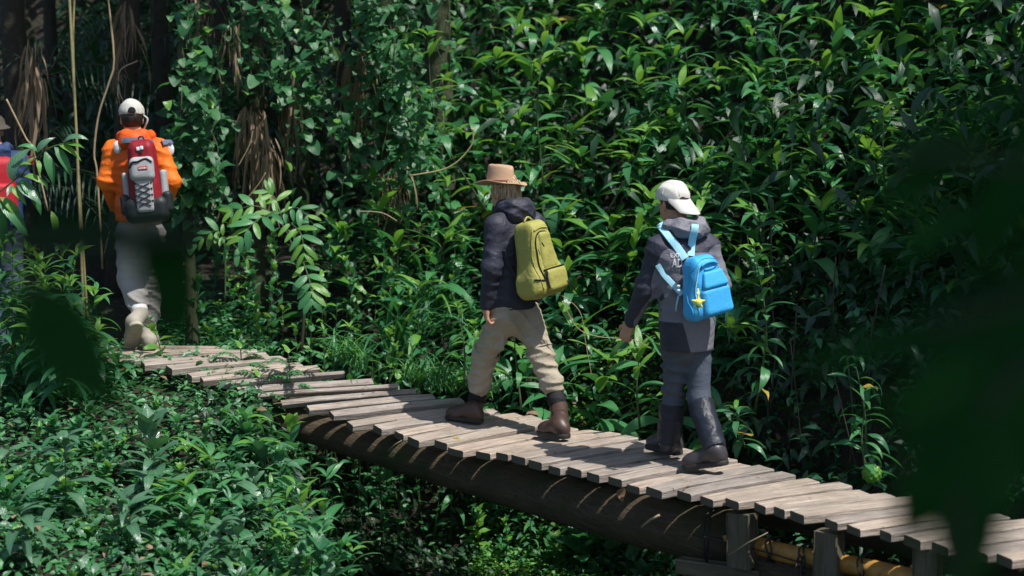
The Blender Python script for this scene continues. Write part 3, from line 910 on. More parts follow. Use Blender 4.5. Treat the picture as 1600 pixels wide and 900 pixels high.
# hat: crown pinched on top, brim curved up at the sides
hatc = A3(P(782, 285, Y0 + .05)); tl = nrmz((.02, 0.06, 1.0)); hx = nrmz(hf1 - tl * (hf1 @ tl)); hy = np.cross(tl, hx)
prof = [(.0, .118), (.035, .120), (.062, .122), (.076, .118), (.083, .104), (.086, .07), (.090, .035), (.0925, .0), (.0955, -.004), (.112, -.005), (.13, -.006), (.148, -.005), (.165, -.001), (.167, -.005), (.148, -.010), (.112, -.011), (.088, -.010)]
V, F = [], []; n = 40
for i, (r, z) in enumerate(prof):
    for k in range(n):
        a = 2 * math.pi * k / n; ca, sa = math.cos(a), math.sin(a)
        rx, ry = r * 1.12, r * .92
        if r > .1 and z < .02: rx *= 1.03; ry *= 1.06
        zz = z
        if r > .1 and z < .02: zz += (r - .1) * .16 * sa * sa - (r - .1) * .20 * ca * ca + .004 * math.sin(5 * a)
        if z > .1: zz += -.016 * math.exp(-(r * sa / .022) ** 2) * 1 + .006 * ca
        V.append(hatc + hx * (rx * ca) + hy * (ry * sa) + tl * zz)
for i in range(1, len(prof) - 1):
    for k in range(n): F.append((i * n + k, i * n + (k + 1) % n, (i + 1) * n + (k + 1) % n, (i + 1) * n + k))
F.append(tuple(n + k for k in range(n - 1, -1, -1)))
hat = link('hat', mesh_from('hat', V, [tuple(reversed(q)) for q in F], [M['hat_tan']]), man1); hat['label'] = 'wide-brimmed tan suede hat'
hb = [hatc + hx * (.0915 * 1.12 * math.cos(2 * math.pi * k / 30)) + hy * (.0915 * .92 * math.sin(2 * math.pi * k / 30)) + tl * .013 for k in range(31)]
tube('hat_band', hb, .0055, plain('hat_band', (.24, .115, .08), .8), hat, ns=6)
# zip-off seams above the knees and a cargo pocket
tr1 = [o for o in man1.children if o.name.startswith('trousers')][0]
for sd_ in 'LR':
    k_ = A3(J['kn' + sd_]); h_ = A3(J['hip' + sd_]); d_ = nrmz(k_ - h_); u_ = nrmz(np.cross(d_, A3((0, 1, 0)))); v_ = np.cross(d_, u_); c_ = k_ - d_ * .05
    tube('knee_seam', [c_ + (u_ * math.cos(2 * math.pi * q / 24) + v_ * math.sin(2 * math.pi * q / 24)) * .094 for q in range(25)], .0055, M['khaki'], tr1, ns=6)
s = SDF(); s.box(P(776, 530, Y0 - .06), (.012, .065, .075), .01, (A3((-.6, -.7, 0)), A3((.75, -.65, 0)), up), .01); sdf_obj('cargo_pocket', s, .008, M['khaki'], tr1)
# olive backpack: a thing of its own
bk = -f1v; pu = nrmz(up * 1 + f1v * .24 - r1 * -.02)
pu = nrmz(A3(P(822, 345, Y0)) - A3(P(846, 455, Y0)))
po = nrmz(bk - pu * (bk @ pu)); pr = np.cross(pu, po); pr = -pr if pr @ A3((1, 0, 0)) < 0 else pr
pc = A3(P(838, 404, Y0 - .20))
pack1 = empty('backpack', Vector(pc), 'olive green backpack on the back of the walker in the tan hat', 'backpack')
s = SDF(); s.box(pc + pu * .01, (.168, .098, .245), .058, (pr, po, pu), .02, taper=.44)
s.box(pc - pu * .165, (.165, .108, .085), .065, (pr, po, pu), .06)
s.wr = lambda Q: .007 * wrinkle(Q, 8, 40, 40, 12)
ps1 = s
main = sdf_obj('main_compartment', s, .009, M['olive_pack'], pack1)
s = SDF(); s.box(pc + po * .085 + pr * .035 - pu * .15, (.105, .055, .085), .04, (pr, po, pu), .02); s.wr = lambda Q: .006 * wrinkle(Q, 9, 9, 9, 18)
fp1 = sdf_obj('front_pocket', s, .008, M['olive_pack'], pack1)
s = SDF(); s.box(pc + po * .075 + pr * .02 + pu * .05, (.078, .035, .135), .03, (pr, po, pu), .02, taper=.7); s.wr = lambda Q: .005 * wrinkle(Q, 6, 9, 9, 18)
fp2 = sdf_obj('front_panel', s, .008, M['olive_pack'], pack1)
L1 = lambda a, b, c=0: pc + pr * a + pu * b + po * (.25 + c)
zip_line('zip', ps1, [L1(-.075, -.13), L1(-.082, 0), L1(-.07, .12), L1(-.03, .175), L1(.04, .17), L1(.08, .12)], -po, .0045, M['black_cloth'], pack1, .004)
zs = SDF(); zs.ops = ps1.ops + s.ops
f_all = SDF(); f_all.box(pc + po * .085 + pr * .035 - pu * .15, (.105, .055, .085), .04, (pr, po, pu), .02)
zip_line('zip', f_all, [L1(-.06, -.075), L1(-.03, -.072), L1(.04, -.073), L1(.12, -.075)], -po, .0055, M['black_cloth'], pack1, .003)
zip_line('zip', f_all, [L1(-.055, -.08), L1(-.062, -.13), L1(-.06, -.2)], -po, .0075, M['black_cloth'], pack1, .003)
zip_line('seam', ps1, [L1(-.105, -.20), L1(-.115, -.05), L1(-.10, .08), L1(-.07, .20)], -po, .0035, M['olive_pack'], pack1, .002)
zip_line('seam', ps1, [L1(-.15, -.12), L1(-.10, -.135), L1(-.06, -.14)], -po, .006, M['black_cloth'], pack1, .002)
zip_line('seam', ps1, [L1(-.06, .195), L1(0, .205), L1(.06, .195)], -po, .005, M['olive_pack'], pack1, .002)
tube('zip_pull', [L1(-.045, .11, -.12), L1(-.035, .08, -.115)], .005, M['black_cloth'], pack1, ns=5)
tube('grab_loop', [pc + pu * .255 + pr * a + pu * (.03 * math.sin(math.pi * (a + .04) / .08)) for a in np.linspace(-.04, .04, 9)], .007, M['olive_pack'], pack1, ns=6)
# strap under the arm
sp = [onto(js1, P(x, y, Y0 - .5), (0, 1, 0), .006) for x, y in ((816, 452), (800, 432), (790, 412), (786, 398))]
ribbon('shoulder_strap', sp, [(-.2, -1, 0)] * 4, .03, .006, M['navy_shell'], pack1)
sp_ = [onto(js1, A3(J['shR']) + up * .4 + A3(o), (0, 0, -1), .006) for o in ((-.03, -.09, 0), (-.05, -.02, 0), (-.07, .05, 0), (-.09, .1, 0))]
tube('strap_end', [L1(.10, -.18, -.12), L1(.13, -.22, -.10), L1(.15, -.27, -.10)], .005, M['black_cloth'], pack1, ns=5)

# ================================================================== walker with the light blue pack
Y0 = 9.37
f2 = (-.45, .89)
hl = PZ(1063, 712, 0.03); fwl = Vector((-.62, .78, 0)).normalized()
hr_ = PZ(1136, 742, 0.0); hr_.z = .062; hr_ = P(1138, 726, Y0 - .26); fwr = Vector((-.86, .46, -.21)).normalized()
J = dict(pel=P(1073, 520, Y0), chest=P(1066, 408, Y0), neck=P(1066, 353, Y0 + .02), head=P(1051, 318, Y0 + .05),
         shL=P(1030, 388, Y0 - .05), elL=P(1008, 452, Y0 - .02), wrL=P(987, 500, Y0 + .08),
         shR=P(1104, 385, Y0 + .06), elR=P(1124, 442, Y0 + .05), wrR=P(1114, 470, Y0 + .30),
         hipL=P(1055, 535, Y0 - .03), knL=P(1052, 622, Y0 + .13), anL=P(1045, 690, Y0 + .14),
         hipR=P(1091, 535, Y0 + .04), knR=P(1092, 622, Y0 + .0), anR=P(1117, 700, Y0 - .22),
         heelL=hl, toeL=hl + fwl * .3, heelR=hr_, toeR=hr_ + fwr * .3)
f2v = nrmz((*f2, 0)); r2 = A3((f2v[1], -f2v[0], 0)); ch2 = A3(J['chest'])
def zone2(V):
    q = V - ch2; u = q @ r2; z = q[:, 2]; d = q @ f2v
    def seg(a, b, w):
        a, b = A3(a), A3(b); ab = b - a; t = np.clip((V - a) @ ab / (ab @ ab), 0, 1); return w - np.linalg.norm(V - a - t[:, None] * ab, axis=1)
    back = d < .06
    low = np.where(back, np.minimum(-(z + .31), u + .09 + (z + .32) * .29), -1)                    # grey lower panel
    side = np.where(back, .042 - np.abs(u + .115), -1); side = np.minimum(np.minimum(side, -(z + .07)), z + .36)
    yoke = np.where(back, .017 - np.abs(z - .045 + .5 * u * u), -1); yoke = np.minimum(yoke, .16 - np.abs(u))
    fr_ = np.where(back, .013 - np.abs(np.abs(u - .02) - .125), -1); fr_ = np.minimum(np.minimum(fr_, z + .10), .05 - z)
    sl = seg(ch2 - r2 * .15 + up * .03 - f2v * .10, A3(J['elL']) + r2 * .055 - f2v * .045, .062)
    sl2 = seg(A3(J['elL']) + r2 * .055 - f2v * .045, A3(J['wrL']) + r2 * .04 - f2v * .04, .055)
    sr = seg(ch2 + r2 * .19 - f2v * .08 + up * .03, A3(J['elR']) - f2v * .07 + r2 * .03, .075)
    sr2 = seg(A3(J['elR']) - f2v * .05 + r2 * .03, A3(J['wrR']), .09)
    return np.max([low, side, yoke, fr_, sl, sl2, sr, sr2], axis=0)
man2, body2, jac2, js2, hq2, f2v, r2 = figure('person', PZ(1075, 730, 0), 'walker in a white cap worn backwards and two-tone jacket carrying a sky blue backpack', J, f2,
    dict(hf=(-.62, .78, 0), hem=P(1074, 546, Y0), hemn=(0, 0, -1), hemr=.172, jmat=M['two_tone'], hmat=M['grey_shell'], tmat=M['slate'], bmat=M['boot_dark'], smat=M['rubber'], cuff=None,
         seed=2.6, crumple=0, them=.74, tr=.81, hood=1.12, sag=.55, jfold=.010, tfold=.024, zone=zone2, jr=1.03, handL=dict(d=(-.35, .2, -.9), n=(.6, .8, .1), curl=.8)))
hc = A3(J['head']); hf2 = nrmz((-.62, .78, 0)); hs2 = nrmz(np.cross(up, hf2))
s = SDF(); s.ell(hc - hf2 * .02 + up * .02, (.099, .082, .092), (hf2, hs2, up), .02); s.cut(hc + hf2 * .035, hf2); s.cut(hc - up * .035, -up)
sdf_obj('hair', s, .0065, M['hair_dark'], man2)
cap_hat(man2, hc + up * .005, hf2, M['cap_white'], -hf2 + A3((.05, 0, 0)), 1.08, 'white peaked cap worn backwards', .95, .095)
# gaiters
for sd_, tp in (('L', .93), ('R', .93)):
    kn, an = A3(J['kn' + sd_]), A3(J['an' + sd_]); d_ = nrmz(an - kn); L_ = np.linalg.norm(an - kn)
    s = SDF(); s.cap(kn + d_ * .05, kn + d_ * (L_ - .07), .082, .074, .02); s.cap(kn + d_ * (L_ - .07), an + d_ * .055, .060, .082, .02)
    s.cut(kn + d_ * .035, -d_); s.cut(an + d_ * .01, d_)
    s.wr = lambda Q, d_=d_: np.where((A3(J['an' + sd_]) - Q) @ d_ < .13, .008 * wrinkle(Q[:, [2, 1, 0]], 5, 8, 20, 60), .007 * wrinkle(Q, 5, 8, 8, 16))
    sdf_obj('gaiter', s, .008, M['gaiter'], man2)
# sky blue pack
bk = -f2v
pu = nrmz(A3(P(1088, 405, Y0)) - A3(P(1102, 490, Y0))); po = nrmz(bk - pu * (bk @ pu) + A3((.12, 0, 0))); po = nrmz(po - pu * (po @ pu)); pr = np.cross(pu, po); pr = -pr if pr[0] < 0 else pr
pc = A3(P(1099, 448, Y0 - .23))
pack2 = empty('backpack', Vector(pc), 'sky blue backpack with pale straps on the walker in the white cap', 'backpack')
s = SDF(); s.box(pc, (.168, .078, .19), .065, (pr, po, pu), .02, taper=.50); s.wr = lambda Q: .004 * wrinkle(Q, 3, 9, 9, 14)
ps2 = s
sdf_obj('main_compartment', s, .008, M['pack_blue'], pack2)
s = SDF(); s.box(pc + po * .065 - pu * .085 + pr * .02, (.112, .042, .088), .032, (pr, po, pu), .02); s.wr = lambda Q: .003 * wrinkle(Q, 7, 9, 9, 18)
sdf_obj('front_pocket', s, .007, M['pack_blue'], pack2)
s = SDF(); s.box(pc + po * .085 + pu * .045 + pr * .02, (.098, .020, .052), .016, (pr, nrmz(po + pu * .22), nrmz(pu - po * .22)), .01, taper=.72)
sdf_obj('pocket_flap', s, .0065, M['pack_blue'], pack2)
hL = lambda a, b, c: pc + pr * a + pu * b + po * c
tube('grab_handle', smooth_line([hL(-.05, .118, .075), hL(-.058, .135, .09), hL(-.03, .148, .092), hL(.025, .148, .092), hL(.058, .132, .09), hL(.045, .116, .08), hL(.0, .108, .083), hL(-.035, .110, .078)], 22), .0075, M['pack_blue'], pack2, ns=7)
for off in (.0, .026):
    pts = [hL(-.145 + off, -.15, .2), hL(-.14 + off, -.02, .2), hL(-.105 + off, .10, .2), hL(-.05, .165 - off, .2), hL(.05, .165 - off, .2), hL(.105 - off, .10, .2), hL(.14 - off, -.02, .2), hL(.145 - off, -.15, .2)]
    zip_line('zip', ps2, pts, -po, .0035, M['pack_pale'] if off else M['pack_blue'], pack2, .001)
# straps over the shoulders
def back_strap(x0, x1, xs, mat, w, jsd, Yc, parent, extra=()):
    pts = [onto(jsd, P(x, y, Yc - .6), (0, 1, 0), .007) for x, y in xs]
    nr = [nrmz(A3((0, -1, .15 + .12 * i))) for i in range(len(pts))]
    return ribbon('shoulder_strap', pts, nr, w, .005, mat, parent)
back_strap(0, 0, [(1084, 416), (1072, 398), (1058, 380), (1046, 366), (1036, 358), (1031, 356)], M['pack_pale'], .048, js2, Y0, pack2)
back_strap(0, 0, [(1094, 412), (1096, 394), (1098, 376), (1100, 366), (1101, 360)], M['pack_pale'], .046, js2, Y0, pack2)
ribbon('shoulder_strap', [onto(js2, P(x, y, Y0 - .5), (0, 1, 0), .003) for x, y in ((1037, 424), (1043, 433), (1050, 443))] + [P(1066, 460, Y0 - .19)], [(0, -1, 0)] * 4, .035, .004, M['pack_pale'], pack2)
tube('strap_end', [P(1060, 462, Y0 - .24), P(1057, 476, Y0 - .25), P(1056, 486, Y0 - .24)], .005, M['pack_pale'], pack2, ns=5)
tube('strap_end', [P(1112, 490, Y0 - .24), P(1116, 500, Y0 - .22), P(1118, 507, Y0 - .22)], .005, M['pack_pale'], pack2, ns=5)
for yy in (447, 454): 
    s = SDF(); s.box(P(1060, yy, Y0 - .27), (.009, .006, .007), .002); sdf_obj('buckle', s, .003, M['print_white'], pack2, sm=0)
# star shaped charm hanging from the pocket zip
cc = A3(P(1091, 472, Y0 - .40))
charm = empty('star_charm', Vector(cc), 'small yellow star charm dangling from the sky blue backpack', 'charm')
s = SDF(); s.ell(cc, (.016, .012, .018), None, .01)
for k in range(5):
    a = math.pi / 2 + 2 * math.pi * k / 5; s.cap(cc, cc + A3((math.cos(a) * .040, -.004, math.sin(a) * .036)), .013, .005, .010)
sdf_obj('star', s, .0045, M['charm'], charm)
s = SDF(); s.ell(cc + A3((0, -.012, -.018)), (.016, .010, .016), None, .01); sdf_obj('belly', s, .004, M['charm_green'], charm)
tube('cord', [cc + A3((0, 0, .032)), cc + A3((.004, .01, .05)), cc + A3((0, .03, .075))], .005, M['charm'], charm, ns=6)
tube('cord', [cc + A3((.008, 0, .034)), cc + A3((-.004, .012, .052)), cc + A3((.004, .03, .072))], .004, M['metal'], charm, ns=6)

def text_on(txt, size, px, py, Yc, s, right, mat, parent, name='lettering', off=.003, squash=1.0):
    cu = bpy.data.curves.new(name, 'FONT'); cu.body = txt; cu.size = size; cu.offset = size * .018; cu.resolution_u = 2
    to = bpy.data.objects.new('t', cu); COL.objects.link(to); bpy.context.view_layer.update()
    me = bpy.data.meshes.new_from_object(to.evaluated_get(bpy.context.evaluated_depsgraph_get())); bpy.data.objects.remove(to); bpy.data.curves.remove(cu)
    bm = bmesh.new(); bm.from_mesh(me)
    bmesh.ops.triangulate(bm, faces=bm.faces); bmesh.ops.subdivide_edges(bm, edges=[e for e in bm.edges if e.calc_length() > size * .25], cuts=2)
    r = nrmz(right); upv = A3((0, 0, 1)); out = np.cross(r, upv); out = out if out[1] < 0 else -out
    base = A3(onto(s, P(px, py, Yc - .5), (0, 1, 0))) + out * .05
    co_ = np.array([base + r * v.co.x * squash + upv * v.co.y for v in bm.verts])
    for _ in range(30):
        d = s.eval(co_); co_ = co_ - out * ((d - off) * .8)[:, None]
    for v, c in zip(bm.verts, co_): v.co = c
    bm.to_mesh(me); bm.free(); me.materials.clear(); me.materials.append(mat); me.name = name
    return link(name, me, parent)
text_on('EXPLO', .036, 1057, 411, Y0, js2, r2 + A3((.0, -.0, 0)), M['print_white'], jac2, squash=.78)
text_on('AD', .075, 1059, 427, Y0, js2, r2, M['print_white'], jac2, squash=.55)

# ================================================================== walker in the orange jacket
Y0 = 11.72; zb = .415
f3 = (-.10, 1.0)
fwl = Vector((-.30, .62, -.72)).normalized(); hl = P(233, 497, Y0 - .22)
tl_ = PZ(206, 545, zb); hl = tl_ - (fwl * .295)
hr_ = PZ(232, 547, zb + .004); fwr = Vector((-.12, 1, 0)).normalized()
J = dict(pel=P(219, 345, Y0), chest=P(214, 256, Y0), neck=P(213, 214, Y0 + .02), head=P(206, 186, Y0 + .04),
         shL=P(178, 236, Y0), elL=P(167, 283, Y0 - .03), wrL=P(180, 322, Y0 + .22),
         shR=P(248, 234, Y0 + .02), elR=P(268, 284, Y0 - .02), wrR=P(258, 325, Y0 + .20),
         hipL=P(203, 366, Y0), knL=P(203, 436, Y0 + .02), anL=P(219, 487, Y0 - .16),
         hipR=P(235, 366, Y0), knR=P(236, 438, Y0 + .06), anR=P(231, 515, Y0 + .10),
         heelL=hl, toeL=tl_, heelR=hr_, toeR=hr_ + fwr * .3)
f3v = nrmz((*f3, 0)); ch3 = A3(J['chest'])
man3, body3, jac3, js3, hq3, f3v, r3 = figure('person', PZ(220, 545, zb), 'walker in a bright orange jacket and cream cap carrying a red and grey backpack', J, f3,
    dict(hf=(-.25, .97, 0), hem=P(219, 345, Y0), hemn=(0, 0, -1), hemr=.185, jmat=M['orange'], hmat=M['orange_hood'], tmat=M['beige_tr'], bmat=plain('pale_shoe', (.33, .30, .25), .8, var=.3), smat=plain('pale_sole', (.38, .34, .28), .85, var=.3), cuff=M['white_cloth'],
         seed=4.2, them=.30, tr=1.08, hood=1.15, sag=.8, jfold=.011, tfold=.018, arm=1.06, jr=1.04, zone=lambda V: np.abs((V - ch3)[:, 0]) - .17))
hc = A3(J['head']); hf3 = nrmz((-.25, .97, 0)); hs3 = nrmz(np.cross(up, hf3))
s = SDF(); s.ell(hc - hf3 * .018 + up * .012, (.102, .084, .098), (hf3, hs3, up), .02); s.cut(hc + hf3 * .04, hf3); s.cut(hc - up * .062, -up)
s.wr = lambda Q: .005 * wrinkle(Q[:, [2, 1, 0]], 4, 10, 26, 60)
sdf_obj('hair', s, .0065, M['hair_dark'], man3)
cap3 = cap_hat(man3, hc + up * .012, hf3, M['cap_cream'], hf3, 1.1, 'cream cap with a dark opening at the back', .3)
s = SDF(); s.ell(hc - hf3 * .118 + up * .062, (.030, .012, .032), (hs3, hf3, up), .01); s.cut(hc + up * .045, -up); sdf_obj('cap_opening', s, .005, M['black_cloth'], cap3)
tube('neck_cord', smooth_line([hc - hs3 * .085 + up * .03 - hf3 * .04, hc - hs3 * .115 + up * .0 - hf3 * .05, hc - hs3 * .10 - up * .05 - hf3 * .04, hc - hs3 * .075 - up * .10], 10), .008, M['cap_cream'], cap3, ns=6)
# pale patches on the shoulders
for x, y in ((162, 232), (263, 231)):
    p_ = onto(js3, P(x, y, Y0 - .5), (0, 1, 0), .0); s = SDF(); s.ell(p_, (.032, .02, .052), None, .01); sdf_obj('shoulder_patch', s, .008, M['white_cloth'], jac3)
bk = -f3v; pu = nrmz(up + f3v * .05 - A3((.08, 0, 0))); po = nrmz(bk - pu * (bk @ pu)); pr = np.cross(pu, po); pr = -pr if pr[0] < 0 else pr
pc = A3(P(226, 280, Y0 - .24))
pack3 = empty('backpack', Vector(pc), 'red and pale grey backpack with zigzag cord on the walker in orange', 'backpack')
s = SDF(); s.box(pc + pu * .01, (.138, .085, .285), .075, (pr, po, pu), .03, taper=.70); s.wr = lambda Q: .003 * wrinkle(Q, 3, 9, 9, 12); ps3 = s
sdf_obj('main_compartment', s, .008, M['pack_red'], pack3)
s = SDF(); s.box(pc - pu * .225 + po * .0, (.165, .10, .10), .07, (pr, po, pu), .03); sdf_obj('base_panel', s, .009, M['pack_black'], pack3)
for e in (-1, 1):
    s = SDF(); s.box(pc + pr * (.138 * e) - pu * .06 - po * .02, (.025, .06, .12), .022, (pr, po, nrmz(pu - pr * e * .12)), .02); sdf_obj('side_panel', s, .008, M['pack_grey'], pack3)
    s = SDF(); s.box(pc + pr * (.155 * e) - pu * .18 - po * .01, (.035, .07, .08), .03, (pr, po, pu), .02); sdf_obj('side_pocket', s, .008, M['pack_black'], pack3)
s = SDF(); s.box(pc + po * .09 + pu * .075, (.092, .045, .092), .045, (pr, po, pu), .02); s.wr = lambda Q: .004 * wrinkle(Q, 6, 9, 9, 15); pk = s
sdf_obj('top_pocket', s, .007, M['pack_grey'], pack3)
s = SDF(); s.box(pc + po * .085 - pu * .12, (.066, .028, .13), .026, (pr, po, pu), .02); pl = s
sdf_obj('front_panel', s, .007, M['pack_grey'], pack3)
q3 = lambda a, b, c: pc + pr * a + pu * b + po * c
zip_line('zip', pk, [q3(-.085, .085, .4), q3(-.06, .125, .4), q3(-.02, .128, .4), q3(.01, .14, .4), q3(.045, .145, .4), q3(.08, .12, .4)], -po, .0075, M['black_cloth'], pack3, .002)
zz = [(-.055, -.03), (.055, -.075), (-.055, -.12), (.055, -.165), (-.05, -.20)]
for sg in (1, -1):
    pts = []
    for i in range(len(zz) - 1):
        for t_ in np.linspace(0, 1, 5)[:-1 if i < len(zz) - 2 else None]:
            a = zz[i][0] + (zz[i + 1][0] - zz[i][0]) * t_; b_ = zz[i][1] + (zz[i + 1][1] - zz[i][1]) * t_
            pts.append(onto(pl, q3(a * sg * .9, b_, .3), -po, .004))
    tube('zigzag_cord', pts, .0032, M['black_cloth'], pack3, ns=5)
for a, b_ in zz[:-1]:
    for sg in (1, -1):
        s = SDF(); s.ell(q3(a * sg * 1.05, b_, .106), (.009, .009, .009), None, .004); sdf_obj('cord_loop', s, .005, M['black_cloth'], pack3, sm=0)
def plate(name, c, w, h, t_, mat, parent):
    s = SDF(); s.box(c, (w / 2, t_ / 2, h / 2), t_ * .45, (pr, po, pu), .002); return sdf_obj(name, s, .0022, mat, parent, sm=0)
lbc = onto(pk, q3(.012, .078, .4), -po, .001)
badge = plate('badge', lbc, .070, .030, .006, M['tag_red'], pack3); badge['label'] = 'small red framed badge with white lettering'
for k, w_ in enumerate((.008, .006, .009, .007, .008, .006)):
    plate('lettering', lbc + pr * (-.026 + k * .0102) + po * .0035, w_, .013, .004, M['print_white'], badge)
tube('grab_loop', smooth_line([q3(-.02, .29, -.02), q3(-.015, .315, -.02), q3(.015, .315, -.02), q3(.02, .29, -.02)], 8), .006, M['black_cloth'], pack3, ns=6)
for k, (a, b_) in enumerate(((-.015, .225), (.012, .23), (.0, .20))):
    s = SDF(); s.box(q3(a, b_, .085), (.012, .010, .014), .004, (pr, po, pu)); sdf_obj('buckle', s, .004, M['print_white'] if k < 2 else M['black_cloth'], pack3, sm=0)
for xs in ([(214, 226), (196, 222), (178, 221), (167, 222)], [(226, 226), (238, 223), (250, 221), (259, 222)]):
    pts = [onto(js3, P(x, y, Y0 - .6), (0, 1, 0), .01) for x, y in xs]
    ribbon('shoulder_strap', pts, [nrmz(A3((0, -1, .3)))] * 4, .048, .010, M['strap_grey'], pack3)

# ================================================================== walker at the left edge
Y0 = 12.35
f4 = (-.55, .83)
fl = P(0, 520, Y0); gz4 = ground_z(fl.x, Y0)
hl = Vector((fl.x - .08, Y0 + .1, gz4 + .02)); fw4 = Vector((-.55, .83, 0)).normalized()
hr_ = Vector((fl.x + .12, Y0 - .2, gz4 + .02))
J = dict(pel=P(16, 352, Y0), chest=P(12, 272, Y0), neck=P(8, 232, Y0 + .02), head=P(2, 205, Y0 + .05),
         shL=P(-22, 254, Y0 - .08), elL=P(-35, 305, Y0 - .05), wrL=P(-38, 345, Y0 + .12),
         shR=P(44, 252, Y0 + .07), elR=P(54, 304, Y0 + .10), wrR=P(40, 338, Y0 + .30),
         hipL=P(2, 372, Y0 - .04), knL=P(-4, 440, Y0 + .1), anL=Vector((hl.x, hl.y + .06, gz4 + .13)),
         hipR=P(30, 372, Y0 + .04), knR=P(34, 440, Y0), anR=Vector((hr_.x, hr_.y + .06, gz4 + .13)),
         heelL=hl, toeL=hl + fw4 * .3, heelR=hr_, toeR=hr_ + fw4 * .3)
man4, body4, jac4, js4, hq4, f4v, r4 = figure('person', Vector((fl.x, Y0, gz4)), 'walker cut off at the left edge in a blue jacket and grey brown hat', J, f4,
    dict(hf=(-.6, .8, 0), hem=P(16, 352, Y0), jmat=M['blue_jacket'], hmat=M['blue_jacket'], tmat=M['denim'], bmat=M['boot_dark'], smat=M['rubber'], cuff=None, seed=6.1, them=.05, hood=.8))
hc = A3(J['head']) + up * .055 
V, F = [], []; n = 32
prof4 = [(.0, .085), (.045, .082), (.078, .065), (.095, .035), (.102, .0), (.118, -.015), (.138, -.032), (.140, -.037), (.118, -.021), (.098, -.008)]
for i, (r, z) in enumerate(prof4):
    for k in range(n):
        a = 2 * math.pi * k / n; V.append(hc + A3((r * 1.05 * math.cos(a), r * math.sin(a), z + (.006 * math.sin(3 * a + 1) if r > .11 else 0))))
for i in range(1, len(prof4) - 1):
    for k in range(n): F.append((i * n + k, (i + 1) * n + k, (i + 1) * n + (k + 1) % n, i * n + (k + 1) % n))
F.append(tuple(n + k for k in range(n)))
link('hat', mesh_from('hat', V, F, [M['felt_brown']]), man4)
bk = -f4v; pu = up; po = bk; pr = np.cross(pu, po); pr = -pr if pr[0] < 0 else pr
pc = A3(P(14, 290, Y0 - .24))
pack4 = empty('backpack', Vector(pc), 'red backpack on the walker at the left edge', 'backpack')
s = SDF(); s.box(pc, (.14, .08, .23), .07, (pr, po, pu), .02, taper=.8); s.wr = lambda Q: .005 * wrinkle(Q, 3, 9, 9, 12)
sdf_obj('main_compartment', s, .009, M['red_pack2'], pack4)
s = SDF(); s.box(pc + po * .08 - pu * .08, (.10, .04, .10), .035, (pr, po, pu), .02); sdf_obj('front_pocket', s, .009, M['red_pack2'], pack4)
pts = [onto(js4, P(x, y, Y0 - .6), (0, 1, 0), .01) for x, y in ((22, 262), (28, 250), (34, 242))]
ribbon('shoulder_strap', pts, [nrmz(A3((0, -1, .4)))] * 3, .05, .010, M['red_pack2'], pack4)

for o_ in (man4, pack4): o_.location.x -= .075
# ------------------------------------------------------------------ leaves
rv = random.Random(5)
PROF = {
 'lance': lambda t: math.sin(math.pi * min(1, t * 1.02) ** .75) ** .85 * (1 - .25 * t),
 'ovate': lambda t: math.sin(math.pi * t ** .62) ** .8,
 'heart': lambda t: (1.0 - t) ** .62 * (1 + .35 * t) * (min(1.0, .70 + 3.2 * t)),
 'blade': lambda t: (1 - t) ** .6 * min(1, .5 + t * 4),
 'oblong': lambda t: math.sin(math.pi * t ** .8) ** .5,
}
def leaf_mesh(kind, mat, w=.24, droop=50, fold=.25, wave=.03, nseg=8, seed=0, twist=0, pet=.06, name='leaf'):
    """unit long leaf along +X, creased at the midrib, drooping and slightly wavy"""
    r = random.Random(seed); V, UV, F = [], [], []
    x = z = 0.0; ph = r.uniform(0, 6)
    for i in range(nseg + 1):
        t = i / nseg
        if i:
            a = R(droop) * ((t - .35) if kind != 'lance' else t * 1.15) ; x += math.cos(a) / nseg; z -= math.sin(a) / nseg
        tt = max(0.0, (t - pet) / (1 - pet)); h = PROF[kind](tt) if tt > 0 else 0
        h = max(h, .035 / max(w, .05) * .5 if t < 1 else .0) * w / 2
        tw = twist * t
        for s_ in (-1, 0, 1):
            yy = s_ * h; zz = abs(s_) * h * fold + (wave * math.sin(9 * t + ph + s_) * abs(s_) if 0 < t < 1 else 0)
            V.append((x + (-.10 * h * 2 if kind == 'heart' and i == 1 and s_ else 0), yy * math.cos(tw) - zz * math.sin(tw), z + zz * math.cos(tw) + yy * math.sin(tw)))
            UV.append((t, .5 + s_ * .5))
    for i in range(nseg):
        for k in (0, 1):
            F.append((i * 3 + k, i * 3 + k + 1, (i + 1) * 3 + k + 1, (i + 1) * 3 + k)[::-1])
    return mesh_from(name, V, F, [mat], uv=UV)

